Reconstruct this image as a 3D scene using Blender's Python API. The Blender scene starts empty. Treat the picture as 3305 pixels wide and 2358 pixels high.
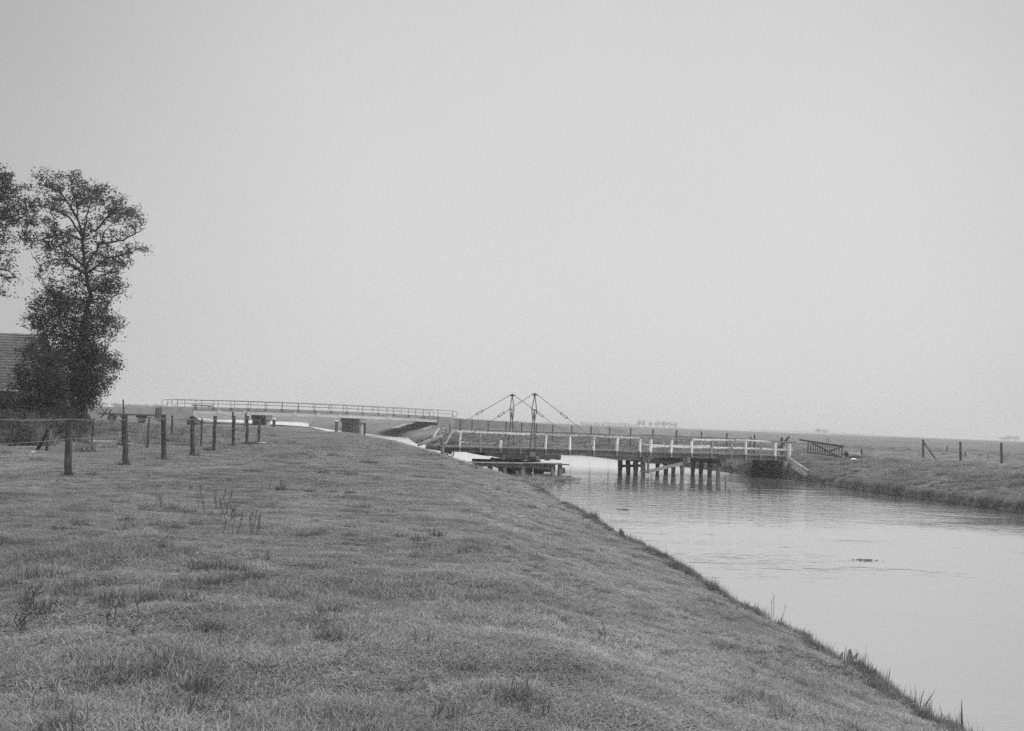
import bpy, math, random
import numpy as np
from mathutils import Vector, Matrix

random.seed(11)
RNG = np.random.default_rng(11)
SC = bpy.context.scene
COL = SC.collection
R = math.radians

# ------------------------------------------------------------------ camera
W0, H0, F0 = 3305.0, 2358.0, 3387.0          # photograph size and focal length in its pixels
EYE = np.array([0.0, 0.0, 3.0])              # water level is z = 0
PITCH, ROLL = math.atan(180.9 / F0), math.atan(0.0378)
_f = np.array([0, math.cos(PITCH), math.sin(PITCH)])
_u0 = np.array([0, -math.sin(PITCH), math.cos(PITCH)])
_r0 = np.array([1.0, 0, 0])
_r = _r0 * math.cos(ROLL) + _u0 * math.sin(ROLL)
_u = _u0 * math.cos(ROLL) - _r0 * math.sin(ROLL)
cam_d = bpy.data.cameras.new('camera')
cam = bpy.data.objects.new('camera', cam_d)
COL.objects.link(cam)
cam.matrix_world = Matrix((( _r[0], _u[0], -_f[0], EYE[0]), (_r[1], _u[1], -_f[1], EYE[1]),
                           (_r[2], _u[2], -_f[2], EYE[2]), (0, 0, 0, 1)))
cam_d.sensor_fit = 'HORIZONTAL'
cam_d.sensor_width = 36.0
cam_d.lens = 36.0 * F0 / W0
cam_d.clip_start, cam_d.clip_end = 0.1, 20000
SC.camera = cam

# ------------------------------------------------------------------ world, sun, exposure
SUN_DIR = Vector((0.70, -0.10, 0.80)).normalized()
world = bpy.data.worlds.new("World")
SC.world = world
world.use_nodes = True
def build_world():
    nt = world.node_tree; N, L = nt.nodes, nt.links
    N.clear()
    out = N.new('ShaderNodeOutputWorld')
    sky = N.new('ShaderNodeTexSky'); sky.sky_type = 'NISHITA'; sky.sun_disc = False
    sky.sun_elevation = math.asin(SUN_DIR.z); sky.sun_rotation = math.atan2(SUN_DIR.x, SUN_DIR.y)
    sky.dust_density = 4.0
    bw = N.new('ShaderNodeRGBToBW'); L.new(sky.outputs[0], bw.inputs[0])
    bg1 = N.new('ShaderNodeBackground'); bg1.inputs[1].default_value = 0.05
    thin = N.new('ShaderNodeMath'); thin.operation = 'MULTIPLY'; thin.inputs[1].default_value = .40
    L.new(bw.outputs[0], thin.inputs[0]); L.new(thin.outputs[0], bg1.inputs[0])   # most of the clear sky is veiled
    # the overcast veil: palest low in front, heavier round the sides, brightest overhead
    tc = N.new('ShaderNodeTexCoord')
    def dirdot(az, el):
        vm = N.new('ShaderNodeVectorMath'); vm.operation = 'DOT_PRODUCT'
        vm.inputs[1].default_value = (math.sin(az)*math.cos(el), math.cos(az)*math.cos(el), math.sin(el))
        L.new(tc.outputs['Generated'], vm.inputs[0]); return vm.outputs['Value']
    def rng(src, a, b, c, d):
        m = N.new('ShaderNodeMapRange'); m.interpolation_type = 'SMOOTHSTEP'
        m.inputs[1].default_value, m.inputs[2].default_value = a, b
        m.inputs[3].default_value, m.inputs[4].default_value = c, d
        L.new(src, m.inputs[0]); return m.outputs[0]
    def add(a, b):
        m = N.new('ShaderNodeMath'); m.operation = 'ADD'; L.new(a, m.inputs[0]); L.new(b, m.inputs[1]); return m.outputs[0]
    glow = rng(dirdot(R(5), R(5)), 0.81, 1.0, SKY_LO, SKY_HI)
    sep = N.new('ShaderNodeSeparateXYZ'); L.new(tc.outputs['Generated'], sep.inputs[0])
    top = rng(sep.outputs[2], 0.42, 0.9, 0.0, SKY_TOP)
    ns = N.new('ShaderNodeTexNoise'); ns.inputs['Scale'].default_value = 2.2; ns.inputs['Detail'].default_value = 3
    L.new(tc.outputs['Generated'], ns.inputs['Vector'])
    cl = rng(ns.outputs[0], 0.3, 0.7, -0.016, 0.016)
    tot = add(add(glow, top), cl)
    bg2 = N.new('ShaderNodeBackground'); bg2.inputs[1].default_value = 1.0
    L.new(tot, bg2.inputs[0])
    ad = N.new('ShaderNodeAddShader'); L.new(bg1.outputs[0], ad.inputs[0]); L.new(bg2.outputs[0], ad.inputs[1])
    L.new(ad.outputs[0], out.inputs[0])
SKY_LO, SKY_HI, SKY_TOP = 0.41, 0.635, 2.2
build_world()
sun_d = bpy.data.lights.new('sun', 'SUN'); sun_d.energy = 1.5; sun_d.angle = R(14)
sun_d.color = (1, 1, 1)                       # the photograph is black and white
sun = bpy.data.objects.new('sun', sun_d); COL.objects.link(sun)
sun.rotation_euler = SUN_DIR.to_track_quat('Z', 'Y').to_euler()
SC.view_settings.view_transform = 'Standard'
SC.view_settings.look = 'None'
SC.view_settings.exposure = 0.0
SC.view_settings.gamma = 1.0
SC.render.engine = 'CYCLES'
SC.cycles.use_denoising = False                # leaves a little grain, like the film's
SC.cycles.max_bounces = 6
SC.cycles.volume_bounces = 2
SC.cycles.transparent_max_bounces = 8

# ------------------------------------------------------------------ pixel helpers
def ray(px, py):
    d = _r * (px - W0/2) + _u * (H0/2 - py) + _f * F0
    return d / np.linalg.norm(d)
def at(px, py, D):                             # the point at depth Y = D on that line of sight
    d = ray(px, py); return EYE + d * (D / d[1])
def at_z(px, py, z):
    d = ray(px, py); return EYE + d * ((z - EYE[2]) / d[2])
def hit_plane(px, py, p0, n):
    d = ray(px, py); return EYE + d * (np.dot(np.asarray(p0) - EYE, n) / np.dot(d, n))

# ------------------------------------------------------------------ terrain
LB = [at_z(*p, 0.15)[:2] for p in [(3072, 2358), (2858, 2222), (2666, 2095), (2492, 1992), (2310, 1893), (2146, 1803),
                                   (2000, 1722), (1850, 1642), (1750, 1587), (1690, 1552)]]
LEFT = np.array([(8, -60), (6.4, 0)] + [tuple(p) for p in LB] +
                [(-1.8, 60), (-3.0, 66), (-4.5, 78), (-7.5, 93), (-14.2, 118), (-20.2, 140), (-27, 165), (-38, 185),
                 (-62, 203), (-100, 222), (-200, 236), (-500, 245)])
RB = [at_z(*p, 0.1)[:2] for p in [(3300, 1648), (3100, 1620), (2900, 1594), (2750, 1571), (2650, 1555)]]
RIGHT = np.array([(28, -60), (26.5, 10), (24, 33)] + [tuple(p) for p in RB] +
                 [(17.9, 68.5), (16.6, 71), (14.6, 79), (11.6, 92), (7, 102), (0, 108), (-7, 115), (-11, 125), (-13, 140), (-15, 158),
                  (-28, 185), (-49, 257), (-68, 362), (-150, 385), (-500, 400)])
POLY = np.vstack([LEFT, RIGHT[::-1]])
CB_A, CB_B = np.array([-46.9, 147.0]), np.array([-9.35, 165.0])      # near railing of the concrete bridge
CB_U = (CB_B - CB_A) / np.linalg.norm(CB_B - CB_A); CB_LEN = np.linalg.norm(CB_B - CB_A)
CB_V = np.array([-CB_U[1], CB_U[0]])

def pl_dist(x, y, pl):
    best = np.full(x.shape, 1e18)
    for (ax, ay), (bx, by) in zip(pl[:-1], pl[1:]):
        dx, dy = bx-ax, by-ay
        t = np.clip(((x-ax)*dx + (y-ay)*dy) / (dx*dx+dy*dy), 0, 1)
        best = np.minimum(best, (x-ax-t*dx)**2 + (y-ay-t*dy)**2)
    return np.sqrt(best)
def inside(x, y):
    c = np.zeros(x.shape, bool); n = len(POLY)
    for i in range(n):
        x1, y1 = POLY[i]; x2, y2 = POLY[(i+1) % n]
        if y1 == y2: continue
        c ^= ((y1 > y) != (y2 > y)) & (x < (x2-x1)*(y-y1)/(y2-y1) + x1)
    return c
def sst(a, b, x):
    t = np.clip((x-a)/(b-a), 0, 1); return t*t*(3-2*t)
def wob(x, y):                                  # wandering irregularity of the waterline
    return 0.16*np.sin(1.3*x+0.7*y) + 0.12*np.sin(2.9*y+0.5*x+1) + 0.08*np.sin(5.3*y-2.1*x) + 0.05*np.sin(9.1*y+4*x)
def bumps(x, y):
    return (0.030*np.sin(0.9*x+1.3*y)*np.sin(0.7*y-0.4*x+1) + 0.022*np.sin(2.3*x-1.7*y+2)*np.sin(1.9*y+0.8*x)
            + 0.014*np.sin(4.7*x+2.2*y)*np.sin(5.1*y-3.1*x+.5) + 0.008*np.sin(9.7*x+1.2)*np.sin(8.9*y+3*x))
def land(x, y):
    """signed distance to the water (positive on land) and whether the left bank is the nearer one"""
    dl, dr = pl_dist(x, y, LEFT), pl_dist(x, y, RIGHT)
    s = np.where(inside(x, y), -1.0, 1.0)
    return s*np.minimum(dl, dr), dl < dr
def height(x, y):
    x = np.asarray(x, float); y = np.asarray(y, float)
    d, lf = land(x, y)
    d = d + wob(x, y) * np.where(lf, 0.7, .6) * sst(3, 1, np.abs(d))
    zl = np.interp(d, [-3, -.4, 0, .12, 1, 4.5, 8, 60], [-1.2, -.35, 0, .13, .40, 1.36, 1.46, 1.45])
    zr = np.interp(d, [-3, -.4, 0, .12, .8, 3, 7, 12], [-1.2, -.4, 0, .30, .62, 1.05, 1.38, 1.42])
    zr = zr*(1 + .20*sst(76, 90, y)*(zr > 0))
    z = np.where(lf, zl*(1-(.17*sst(66, 98, y)*sst(-30, -22, x) + .27*sst(104, 134, y)*sst(-80, -55, x)*sst(-17, -25, x))*(zl > 0)), zr)
    ln = sst(0.0, 2.0, d)
    z = z + ln * bumps(x, y) * np.where(lf, 1.0, 2.2)
    m = np.sqrt(((x+37)/13)**2 + ((y-64)/16)**2)
    z = z + 1.0 * sst(1.25, 0.25, m) * ln
    z = z + 0.5 * sst(220, 420, y) * ln
    # ramps of the concrete bridge
    s = (x-CB_A[0])*CB_U[0] + (y-CB_A[1])*CB_U[1]; v = (x-CB_A[0])*CB_V[0] + (y-CB_A[1])*CB_V[1]
    o = np.maximum(-s, s-CB_LEN)
    ramp = np.where(o > -1.2, np.clip(1 - np.maximum(o, 0)/55, 0, 1), np.clip(1+(o+1.2)/3.2, 0, 1)) * sst(0, -1.6, np.abs(v-5) - (4.9 + np.clip(o-2, 0, 12)*.55))
    z = np.where(d > 0, np.maximum(z, z + (3.25 - z)*ramp), z)
    return z
def h1(x, y): return float(height(np.array([x]), np.array([y]))[0])
_T = np.concatenate([np.arange(3, 40, 0.05), np.arange(40, 200, 0.25), np.arange(200, 1500, 2)])
def hit(px, py):                                # first place the line of sight meets the ground
    d = ray(px, py); P = EYE[None] + d[None]*_T[:, None]
    k = np.nonzero(P[:, 2] <= np.maximum(height(P[:, 0], P[:, 1]), 0))[0]
    p = P[k[0]] if len(k) else P[-1]
    return np.array([p[0], p[1], max(h1(p[0], p[1]), 0.0)])

# ------------------------------------------------------------------ mesh builder
def vec(a): return np.asarray(a, float)
def unit(a):
    a = vec(a); n = np.linalg.norm(a); return a/n if n > 1e-9 else np.array([0, 0, 1.0])
class MB:
    def __init__(s): s.v, s.f, s.n = [], [], 0
    def add(s, V, Fs):
        V = np.asarray(V, float); s.v.append(V)
        s.f.extend([tuple(i + s.n for i in f) for f in Fs]); s.n += len(V)
    def hexa(s, c8):
        s.add(c8, [(0, 3, 2, 1), (4, 5, 6, 7), (0, 1, 5, 4), (1, 2, 6, 5), (2, 3, 7, 6), (3, 0, 4, 7)])
    def beam(s, p0, p1, w, h, up=(0, 0, 1), jit=0.0, taper=1.0):
        p0, p1 = vec(p0), vec(p1); d = unit(p1-p0); a = np.cross(d, up)
        if np.linalg.norm(a) < 1e-4: a = np.cross(d, (1, 0, 0))
        a = unit(a); b = np.cross(a, d)
        c = []
        for p, k in ((p0, 1.0), (p1, taper)):
            for sa, sb in ((-1, -1), (1, -1), (1, 1), (-1, 1)):
                c.append(p + a*sa*w/2*k + b*sb*h/2*k + (RNG.normal(0, jit, 3) if jit else 0))
        s.hexa(c)
    def box(s, lo, hi):
        x0, y0, z0 = lo; x1, y1, z1 = hi
        s.hexa([(x0, y0, z0), (x1, y0, z0), (x1, y1, z0), (x0, y1, z0), (x0, y0, z1), (x1, y0, z1), (x1, y1, z1), (x0, y1, z1)])
    def tube(s, pts, rad, n=6, caps=True, jit=0.0):
        pts = [vec(p) for p in pts]; m = len(pts)
        if np.isscalar(rad): rad = [rad]*m
        V = []; prev = None
        for i, p in enumerate(pts):
            d = unit(pts[min(i+1, m-1)] - pts[max(i-1, 0)])
            if prev is None:
                a = np.cross(d, (0, 0, 1))
                if np.linalg.norm(a) < 1e-3: a = np.cross(d, (1, 0, 0))
            else: a = prev - d*np.dot(prev, d)
            a = unit(a); prev = a; b = np.cross(d, a)
            for k in range(n):
                t = 2*math.pi*k/n
                rr = rad[i]*(1 + (RNG.normal(0, jit) if jit else 0))
                V.append(p + (a*math.cos(t) + b*math.sin(t))*rr)
        Fs = [(i*n+k, i*n+(k+1) % n, (i+1)*n+(k+1) % n, (i+1)*n+k) for i in range(m-1) for k in range(n)]
        if caps:
            Fs.append(tuple(range(n))[::-1]); Fs.append(tuple((m-1)*n+k for k in range(n)))
        s.add(V, Fs)
    def prism(s, poly, off):                    # a flat outline swept by the vector off
        poly = [vec(p) for p in poly]; n = len(poly); off = vec(off)
        s.add(poly + [p+off for p in poly], [tuple(range(n))[::-1], tuple(range(n, 2*n))] +
              [(i, (i+1) % n, n+(i+1) % n, n+i) for i in range(n)])
    def blade(s, base, tip, w, side, bend=(0, 0, 0), n=3):
        base, tip, side = vec(base), vec(tip), unit(side)
        V, Fs = [], []
        for i in range(n+1):
            t = i/n; p = base*(1-t) + tip*t + vec(bend)*(4*t*(1-t)); ww = w*(1-t**1.6)/2 + 0.0006
            V += [p - side*ww, p + side*ww]
        for i in range(n): Fs.append((2*i, 2*i+1, 2*i+3, 2*i+2))
        s.add(V, Fs)
    def mesh(s, name, origin=(0, 0, 0)):
        V = np.vstack(s.v) - vec(origin)[None]
        me = bpy.data.meshes.new(name); me.from_pydata(V.tolist(), [], s.f); me.update(); return me

def mesh_np(name, V, F4):                       # quads from arrays
    me = bpy.data.meshes.new(name); nf = len(F4)
    me.vertices.add(len(V)); me.vertices.foreach_set('co', V.astype(np.float32).ravel())
    me.loops.add(nf*4); me.loops.foreach_set('vertex_index', F4.astype(np.int32).ravel())
    me.polygons.add(nf); me.polygons.foreach_set('loop_start', np.arange(0, nf*4, 4, dtype=np.int32))
    me.polygons.foreach_set('loop_total', np.full(nf, 4, np.int32))
    me.update(calc_edges=True); return me

def tag(o, label=None, cat=None, group=None, kind=None):
    if label: o['label'] = label
    if cat: o['category'] = cat
    if group: o['group'] = group
    if kind: o['kind'] = kind
    return o
def thing(name, label, cat, loc=(0, 0, 0), group=None):
    o = bpy.data.objects.new(name, None); o.empty_display_size = 0.3; COL.objects.link(o)
    o.location = loc; return tag(o, label, cat, group)
ORI = {}
def part(name, mb, mat, parent, label=None, smooth=False):
    org = ORI.get(parent.name, tuple(parent.location))
    me = mb.mesh(name, org) if isinstance(mb, MB) else mb
    me.materials.append(mat)
    if smooth: me.polygons.foreach_set('use_smooth', [True]*len(me.polygons))
    o = bpy.data.objects.new(name, me); COL.objects.link(o); o.parent = parent
    ORI[o.name] = org
    if label: o['label'] = label
    return o
def solo(name, mb, mat, label=None, cat=None, group=None, loc=None, kind=None, smooth=False):
    if loc is None: loc = tuple(np.vstack(mb.v)[np.argmin(np.vstack(mb.v)[:, 2])])
    me = mb.mesh(name, loc); me.materials.append(mat)
    if smooth: me.polygons.foreach_set('use_smooth', [True]*len(me.polygons))
    o = bpy.data.objects.new(name, me); COL.objects.link(o); o.location = loc
    return tag(o, label, cat, group, kind)

# ------------------------------------------------------------------ materials
def new_mat(name):
    m = bpy.data.materials.new(name); m.use_nodes = True
    nt = m.node_tree; nt.nodes.clear(); return m, nt.nodes, nt.links
class G:                                        # a small node-writing helper
    def __init__(s, name):
        s.m, s.N, s.L = new_mat(name); s.out = s.N.new('ShaderNodeOutputMaterial')
        s.geo = s.N.new('ShaderNodeNewGeometry'); s.pos = s.geo.outputs['Position']
    def scale(s, v, src=None):
        n = s.N.new('ShaderNodeMapping'); n.inputs['Scale'].default_value = v; s.L.new(src or s.pos, n.inputs[0]); return n.outputs[0]
    def noise(s, sc, det=4, rough=.55, src=None, dist=0):
        n = s.N.new('ShaderNodeTexNoise'); n.inputs['Scale'].default_value = sc; n.inputs['Detail'].default_value = det
        n.inputs['Roughness'].default_value = rough; n.inputs['Distortion'].default_value = dist
        s.L.new(src or s.pos, n.inputs['Vector']); return n.outputs[0]
    def rng(s, src, a, b, c, d):
        m = s.N.new('ShaderNodeMapRange'); m.interpolation_type = 'SMOOTHSTEP'
        for k, v in enumerate((a, b, c, d)): m.inputs[k+1].default_value = v
        s.L.new(src, m.inputs[0]); return m.outputs[0]
    def math(s, op, a, b=None):
        m = s.N.new('ShaderNodeMath'); m.operation = op
        for k, v in enumerate((a, b)):
            if v is None: continue
            if isinstance(v, (int, float)): m.inputs[k].default_value = v
            else: s.L.new(v, m.inputs[k])
        return m.outputs[0]
    def mix(s, f, a, b):
        m = s.N.new('ShaderNodeMix'); m.data_type = 'FLOAT'
        for k, v in ((0, f), (2, a), (3, b)):
            if isinstance(v, (int, float)): m.inputs[k].default_value = v
            else: s.L.new(v, m.inputs[k])
        return m.outputs[0]
    def attr(s, name):
        n = s.N.new('ShaderNodeAttribute'); n.attribute_name = name; return n.outputs['Fac']
    def bump(s, h, st, dist):
        b = s.N.new('ShaderNodeBump'); b.inputs['Strength'].default_value = st; b.inputs['Distance'].default_value = dist
        s.L.new(h, b.inputs['Height']); return b.outputs[0]
    def principled(s, col, rough=.85, normal=None, spec=.25):
        p = s.N.new('ShaderNodeBsdfPrincipled'); s.L.new(col, p.inputs['Base Color'])
        if isinstance(rough, (int, float)): p.inputs['Roughness'].default_value = rough
        else: s.L.new(rough, p.inputs['Roughness'])
        p.inputs['Specular IOR Level'].default_value = spec
        if normal is not None: s.L.new(normal, p.inputs['Normal'])
        s.L.new(p.outputs[0], s.out.inputs[0]); return p

def wood_mat(name, lo, hi, paint=None, cover=.5, axis=2, sc=1.0):
    g = G(name)
    st = [9*sc, 9*sc, 9*sc]; st[axis] = 0.8*sc
    gr = g.noise(3.0, 6, .65, g.scale(st)); bl = g.noise(1.3, 4)
    c = g.mix(g.rng(gr, .3, .7, 0, 1), lo, hi)
    c = g.math('MULTIPLY', c, g.rng(bl, .25, .75, .7, 1.25))
    if paint:
        st2 = [5, 5, 5]; st2[axis] = 1.6
        pn = g.noise(4.0, 7, .7, g.scale(st2))
        f = g.rng(pn, 0.62-cover*.3, 0.70-cover*.3, 0, 1)
        pc = g.math('MULTIPLY', g.rng(g.noise(2.2, 4), .3, .7, .82, 1.08), paint)
        c = g.mix(f, c, pc)
    g.principled(c, .9, g.bump(gr, .5, .01)); return g.m
def plain_mat(name, a, b, sc=3.0, rough=.85, bump=.3, bd=.01, spec=.25):
    g = G(name); n = g.noise(sc, 6, .6)
    g.principled(g.mix(g.rng(n, .3, .7, 0, 1), a, b), rough, g.bump(g.noise(sc*6, 4), bump, bd), spec); return g.m

M = {}
M['dark_wood'] = wood_mat('dark_wood', .04, .085)
M['post_wood'] = wood_mat('post_wood', .035, .09)
M['beam_wood'] = wood_mat('beam_wood', .075, .145, axis=0)
M['deck_wood'] = wood_mat('deck_wood', .08, .15)
M['grey_wood'] = wood_mat('grey_wood', .14, .28, axis=0)
M['slat_wood'] = wood_mat('slat_wood', .34, .5)
M['pale_wood'] = wood_mat('pale_wood', .26, .42, axis=0)
M['pile_wood'] = wood_mat('pile_wood', .065, .16)
M['jetty_wood'] = wood_mat('jetty_wood', .10, .22)
M['paint_post'] = wood_mat('paint_post', .15, .3, .68, .8)
M['worn_post'] = wood_mat('worn_post', .13, .26, .52, .3)
M['paint_rail'] = wood_mat('paint_rail', .14, .28, .66, .72, axis=0)
M['worn_rail'] = wood_mat('worn_rail', .12, .25, .62, .5, axis=0)
M['bare_rail'] = wood_mat('bare_rail', .09, .2, axis=0)
M['iron'] = plain_mat('iron', .05, .085, 6, .6)
M['iron_grey'] = plain_mat('iron_grey', .09, .16, 6, .6)
M['wire'] = plain_mat('wire', .16, .30, 9, .5)
M['concrete'] = plain_mat('concrete', .21, .29, .7, .9, .2, .01)
M['concrete_dark'] = plain_mat('concrete_dark', .12, .19, .8, .9, .2, .01)
M['concrete_pale'] = plain_mat('concrete_pale', .46, .55, .7, .9, .2, .01)
M['rail_iron'] = plain_mat('rail_iron', .10, .15, 3, .6)
M['white_paint'] = plain_mat('white_paint', .62, .78, 5, .7)
M['cloth_white'] = plain_mat('cloth_white', .7, .85, 5, .8)
M['soil_dark'] = plain_mat('soil_dark', .035, .07, 3, .95, .6, .03)

def ground_mat():
    g = G('grass_ground')
    big = g.noise(.05, 4, .6); mid = g.noise(.45, 5, .65); fine = g.noise(7.0, 6, .75); vf = g.noise(34, 3, .7)
    c = g.rng(fine, .25, .75, .075, .155)
    c = g.math('MULTIPLY', c, g.rng(mid, .3, .7, .78, 1.18))
    c = g.math('MULTIPLY', c, g.rng(big, .35, .65, .90, 1.10))
    c = g.math('MULTIPLY', c, g.rng(vf, .3, .7, .8, 1.2))
    fl = g.noise(.02, 4, .6, g.scale((.35, 2.2, 1)))
    c = g.math('MULTIPLY', c, g.rng(fl, .3, .7, .88, 1.12))
    h = g.math('ADD', fine, g.math('MULTIPLY', mid, 2.0))
    p = g.principled(c, 1.0, g.bump(h, .6, .05), .05); return g.m
M['ground'] = ground_mat()
def blade_mat(name, base, dry, tl=.3):
    g = G(name)
    oi = g.N.new('ShaderNodeObjectInfo')
    tone = g.attr('tone')
    n1 = g.noise(.55, 4, .6); n2 = g.noise(.09, 3)
    c = g.mix(tone, base, dry)
    c = g.math('MULTIPLY', c, g.rng(oi.outputs['Random'], 0, 1, .80, 1.2))
    c = g.math('MULTIPLY', c, g.rng(n1, .32, .68, .80, 1.16))
    c = g.math('MULTIPLY', c, g.rng(n2, .35, .65, .90, 1.1))
    sx = g.N.new('ShaderNodeSeparateXYZ'); g.L.new(g.pos, sx.inputs[0])
    c = g.math('MULTIPLY', c, g.rng(sx.outputs[0], -7, 1.5, .86, 1.06))      # the field side is darker sward than the dike
    d = g.N.new('ShaderNodeBsdfDiffuse'); t = g.N.new('ShaderNodeBsdfTranslucent'); mx = g.N.new('ShaderNodeMixShader')
    g.L.new(c, d.inputs[0]); g.L.new(c, t.inputs[0]); mx.inputs[0].default_value = tl
    g.L.new(d.outputs[0], mx.inputs[1]); g.L.new(t.outputs[0], mx.inputs[2]); g.L.new(mx.outputs[0], g.out.inputs[0])
    return g.m
M['blade'] = blade_mat('grass_blade', .198, .31)
M['rough_blade'] = blade_mat('rough_blade', .16, .30)
M['weed_blade'] = blade_mat('weed_blade', .115, .2)
M['edge_blade'] = blade_mat('edge_blade', .105, .22)
M['nettle'] = blade_mat('nettle_leaf', .055, .11)
M['reed'] = blade_mat('reed_leaf', .06, .10)
M['dock'] = blade_mat('dock_leaf', .15, .2)
M['stalk'] = plain_mat('dead_stalk', .055, .09, 8, .95)
M['leaf'] = blade_mat('tree_leaf', .055, .09, .35)
M['leaf_shrub'] = blade_mat('shrub_leaf', .045, .085, .3)
M['leaf_far'] = blade_mat('far_leaf', .05, .08, .2)
M['bark'] = wood_mat('bark', .025, .05)
def water_mat():
    g = G('canal_water')
    a = g.noise(1.0, 3, .6, g.scale((.6, 1.5, 1)), .4)
    b = g.noise(1.0, 2, .5, g.scale((1.5, 4.5, 1)), .3)
    gust = g.rng(g.noise(.06, 3, .6, g.scale((1, 2.0, 1))), .40, .62, .10, 1.0)
    mp = g.N.new('ShaderNodeMapping'); mp.vector_type = 'TEXTURE'; mp.inputs['Location'].default_value = (7, 43, 0); mp.inputs['Scale'].default_value = (11, 12, 1)
    g.L.new(g.pos, mp.inputs[0]); ln = g.N.new('ShaderNodeVectorMath'); ln.operation = 'LENGTH'; g.L.new(mp.outputs[0], ln.inputs[0])
    gust = g.math('MAXIMUM', gust, g.rng(ln.outputs['Value'], .30, 1.2, 1.3, 0.0))       # wind ruffles the water before the bridge
    sy = g.N.new('ShaderNodeSeparateXYZ'); g.L.new(g.pos, sy.inputs[0])
    gust = g.math('MULTIPLY', gust, g.rng(sy.outputs[1], 56, 80, 1.0, .05))      # sheltered beyond it
    h = g.math('ADD', g.math('MULTIPLY', a, 1.0), g.math('MULTIPLY', b, .55))
    h = g.math('MULTIPLY', h, gust)
    nrm = g.bump(h, 1.0, WAVE)
    d = g.N.new('ShaderNodeBsdfDiffuse'); d.inputs[0].default_value = (.15, .15, .15, 1)
    s = g.N.new('ShaderNodeBsdfGlossy'); s.distribution = 'MULTI_GGX'; g.L.new(g.rng(sy.outputs[1], 58, 78, .045, .26), s.inputs['Roughness'])   # finely ruffled beyond the bridge
    s.inputs[0].default_value = (.96, .96, .96, 1)
    fr = g.N.new('ShaderNodeFresnel'); fr.inputs[0].default_value = 2.3
    mx = g.N.new('ShaderNodeMixShader')
    for q in (d, s, fr): g.L.new(nrm, q.inputs['Normal'])
    g.L.new(g.math('POWER', fr.outputs[0], .5), mx.inputs[0]); g.L.new(d.outputs[0], mx.inputs[1]); g.L.new(s.outputs[0], mx.inputs[2])
    g.L.new(mx.outputs[0], g.out.inputs[0]); return g.m
WAVE = 0.028
M['water'] = water_mat()
def tile_mat():
    g = G('roof_tile'); n = g.noise(2.0, 5); s = g.noise(9.0, 3)
    c = g.math('MULTIPLY', g.rng(n, .3, .7, .15, .23), g.rng(s, .3, .7, .75, 1.25))
    g.principled(c, .8); return g.m
M['tile'] = tile_mat()
M['brick'] = plain_mat('old_brick', .06, .10, 4, .9)

# ------------------------------------------------------------------ ground and water
def axis(parts):
    out = [parts[0][0]]
    for a, b, st in parts:
        k = max(1, int(round((b-a)/st))); out += list(np.linspace(a, b, k+1)[1:])
    return np.array(out)
def geo(a, b, n): return list(np.geomspace(a, b, n))
xs = axis([(-60, -30, 1.0), (-30, -14, .5), (-14, 26, .22), (26, 60, .7)])
xs = np.array([-4500] + [-v for v in geo(64, 3600, 34)][::-1] + list(xs) + geo(64, 3600, 34) + [4500])
ys = axis([(-12, 3, 1.0), (3, 16, .2), (16, 80, .32), (80, 130, .6), (130, 215, .8), (215, 400, 3.0)])
ys = np.array([-4500, -2000, -800, -300, -120, -50, -25] + list(ys) + geo(415, 3600, 40) + [4500])
XX, YY = np.meshgrid(xs, ys)
ZZ = height(XX.ravel(), YY.ravel())
V = np.column_stack([XX.ravel(), YY.ravel(), ZZ])
nx, ny = len(xs), len(ys)
I = (np.arange(ny-1)[:, None]*nx + np.arange(nx-1)[None]).ravel()
me = mesh_np('ground', V, np.column_stack([I, I+1, I+1+nx, I+nx]))
me.polygons.foreach_set('use_smooth', [True]*len(me.polygons)); me.materials.append(M['ground'])
ground = bpy.data.objects.new('ground', me); COL.objects.link(ground); tag(ground, kind='structure')

wb = MB()
wx = np.linspace(-520, 60, 59); wy = np.linspace(-60, 420, 49)
WX, WY = np.meshgrid(wx, wy); I = (np.arange(48)[:, None]*59 + np.arange(58)[None]).ravel()
me = mesh_np('water', np.column_stack([WX.ravel(), WY.ravel(), np.zeros(WX.size)]), np.column_stack([I, I+1, I+60, I+59]))
me.materials.append(M['water'])
water = bpy.data.objects.new('water', me); COL.objects.link(water); tag(water, kind='structure')

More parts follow.
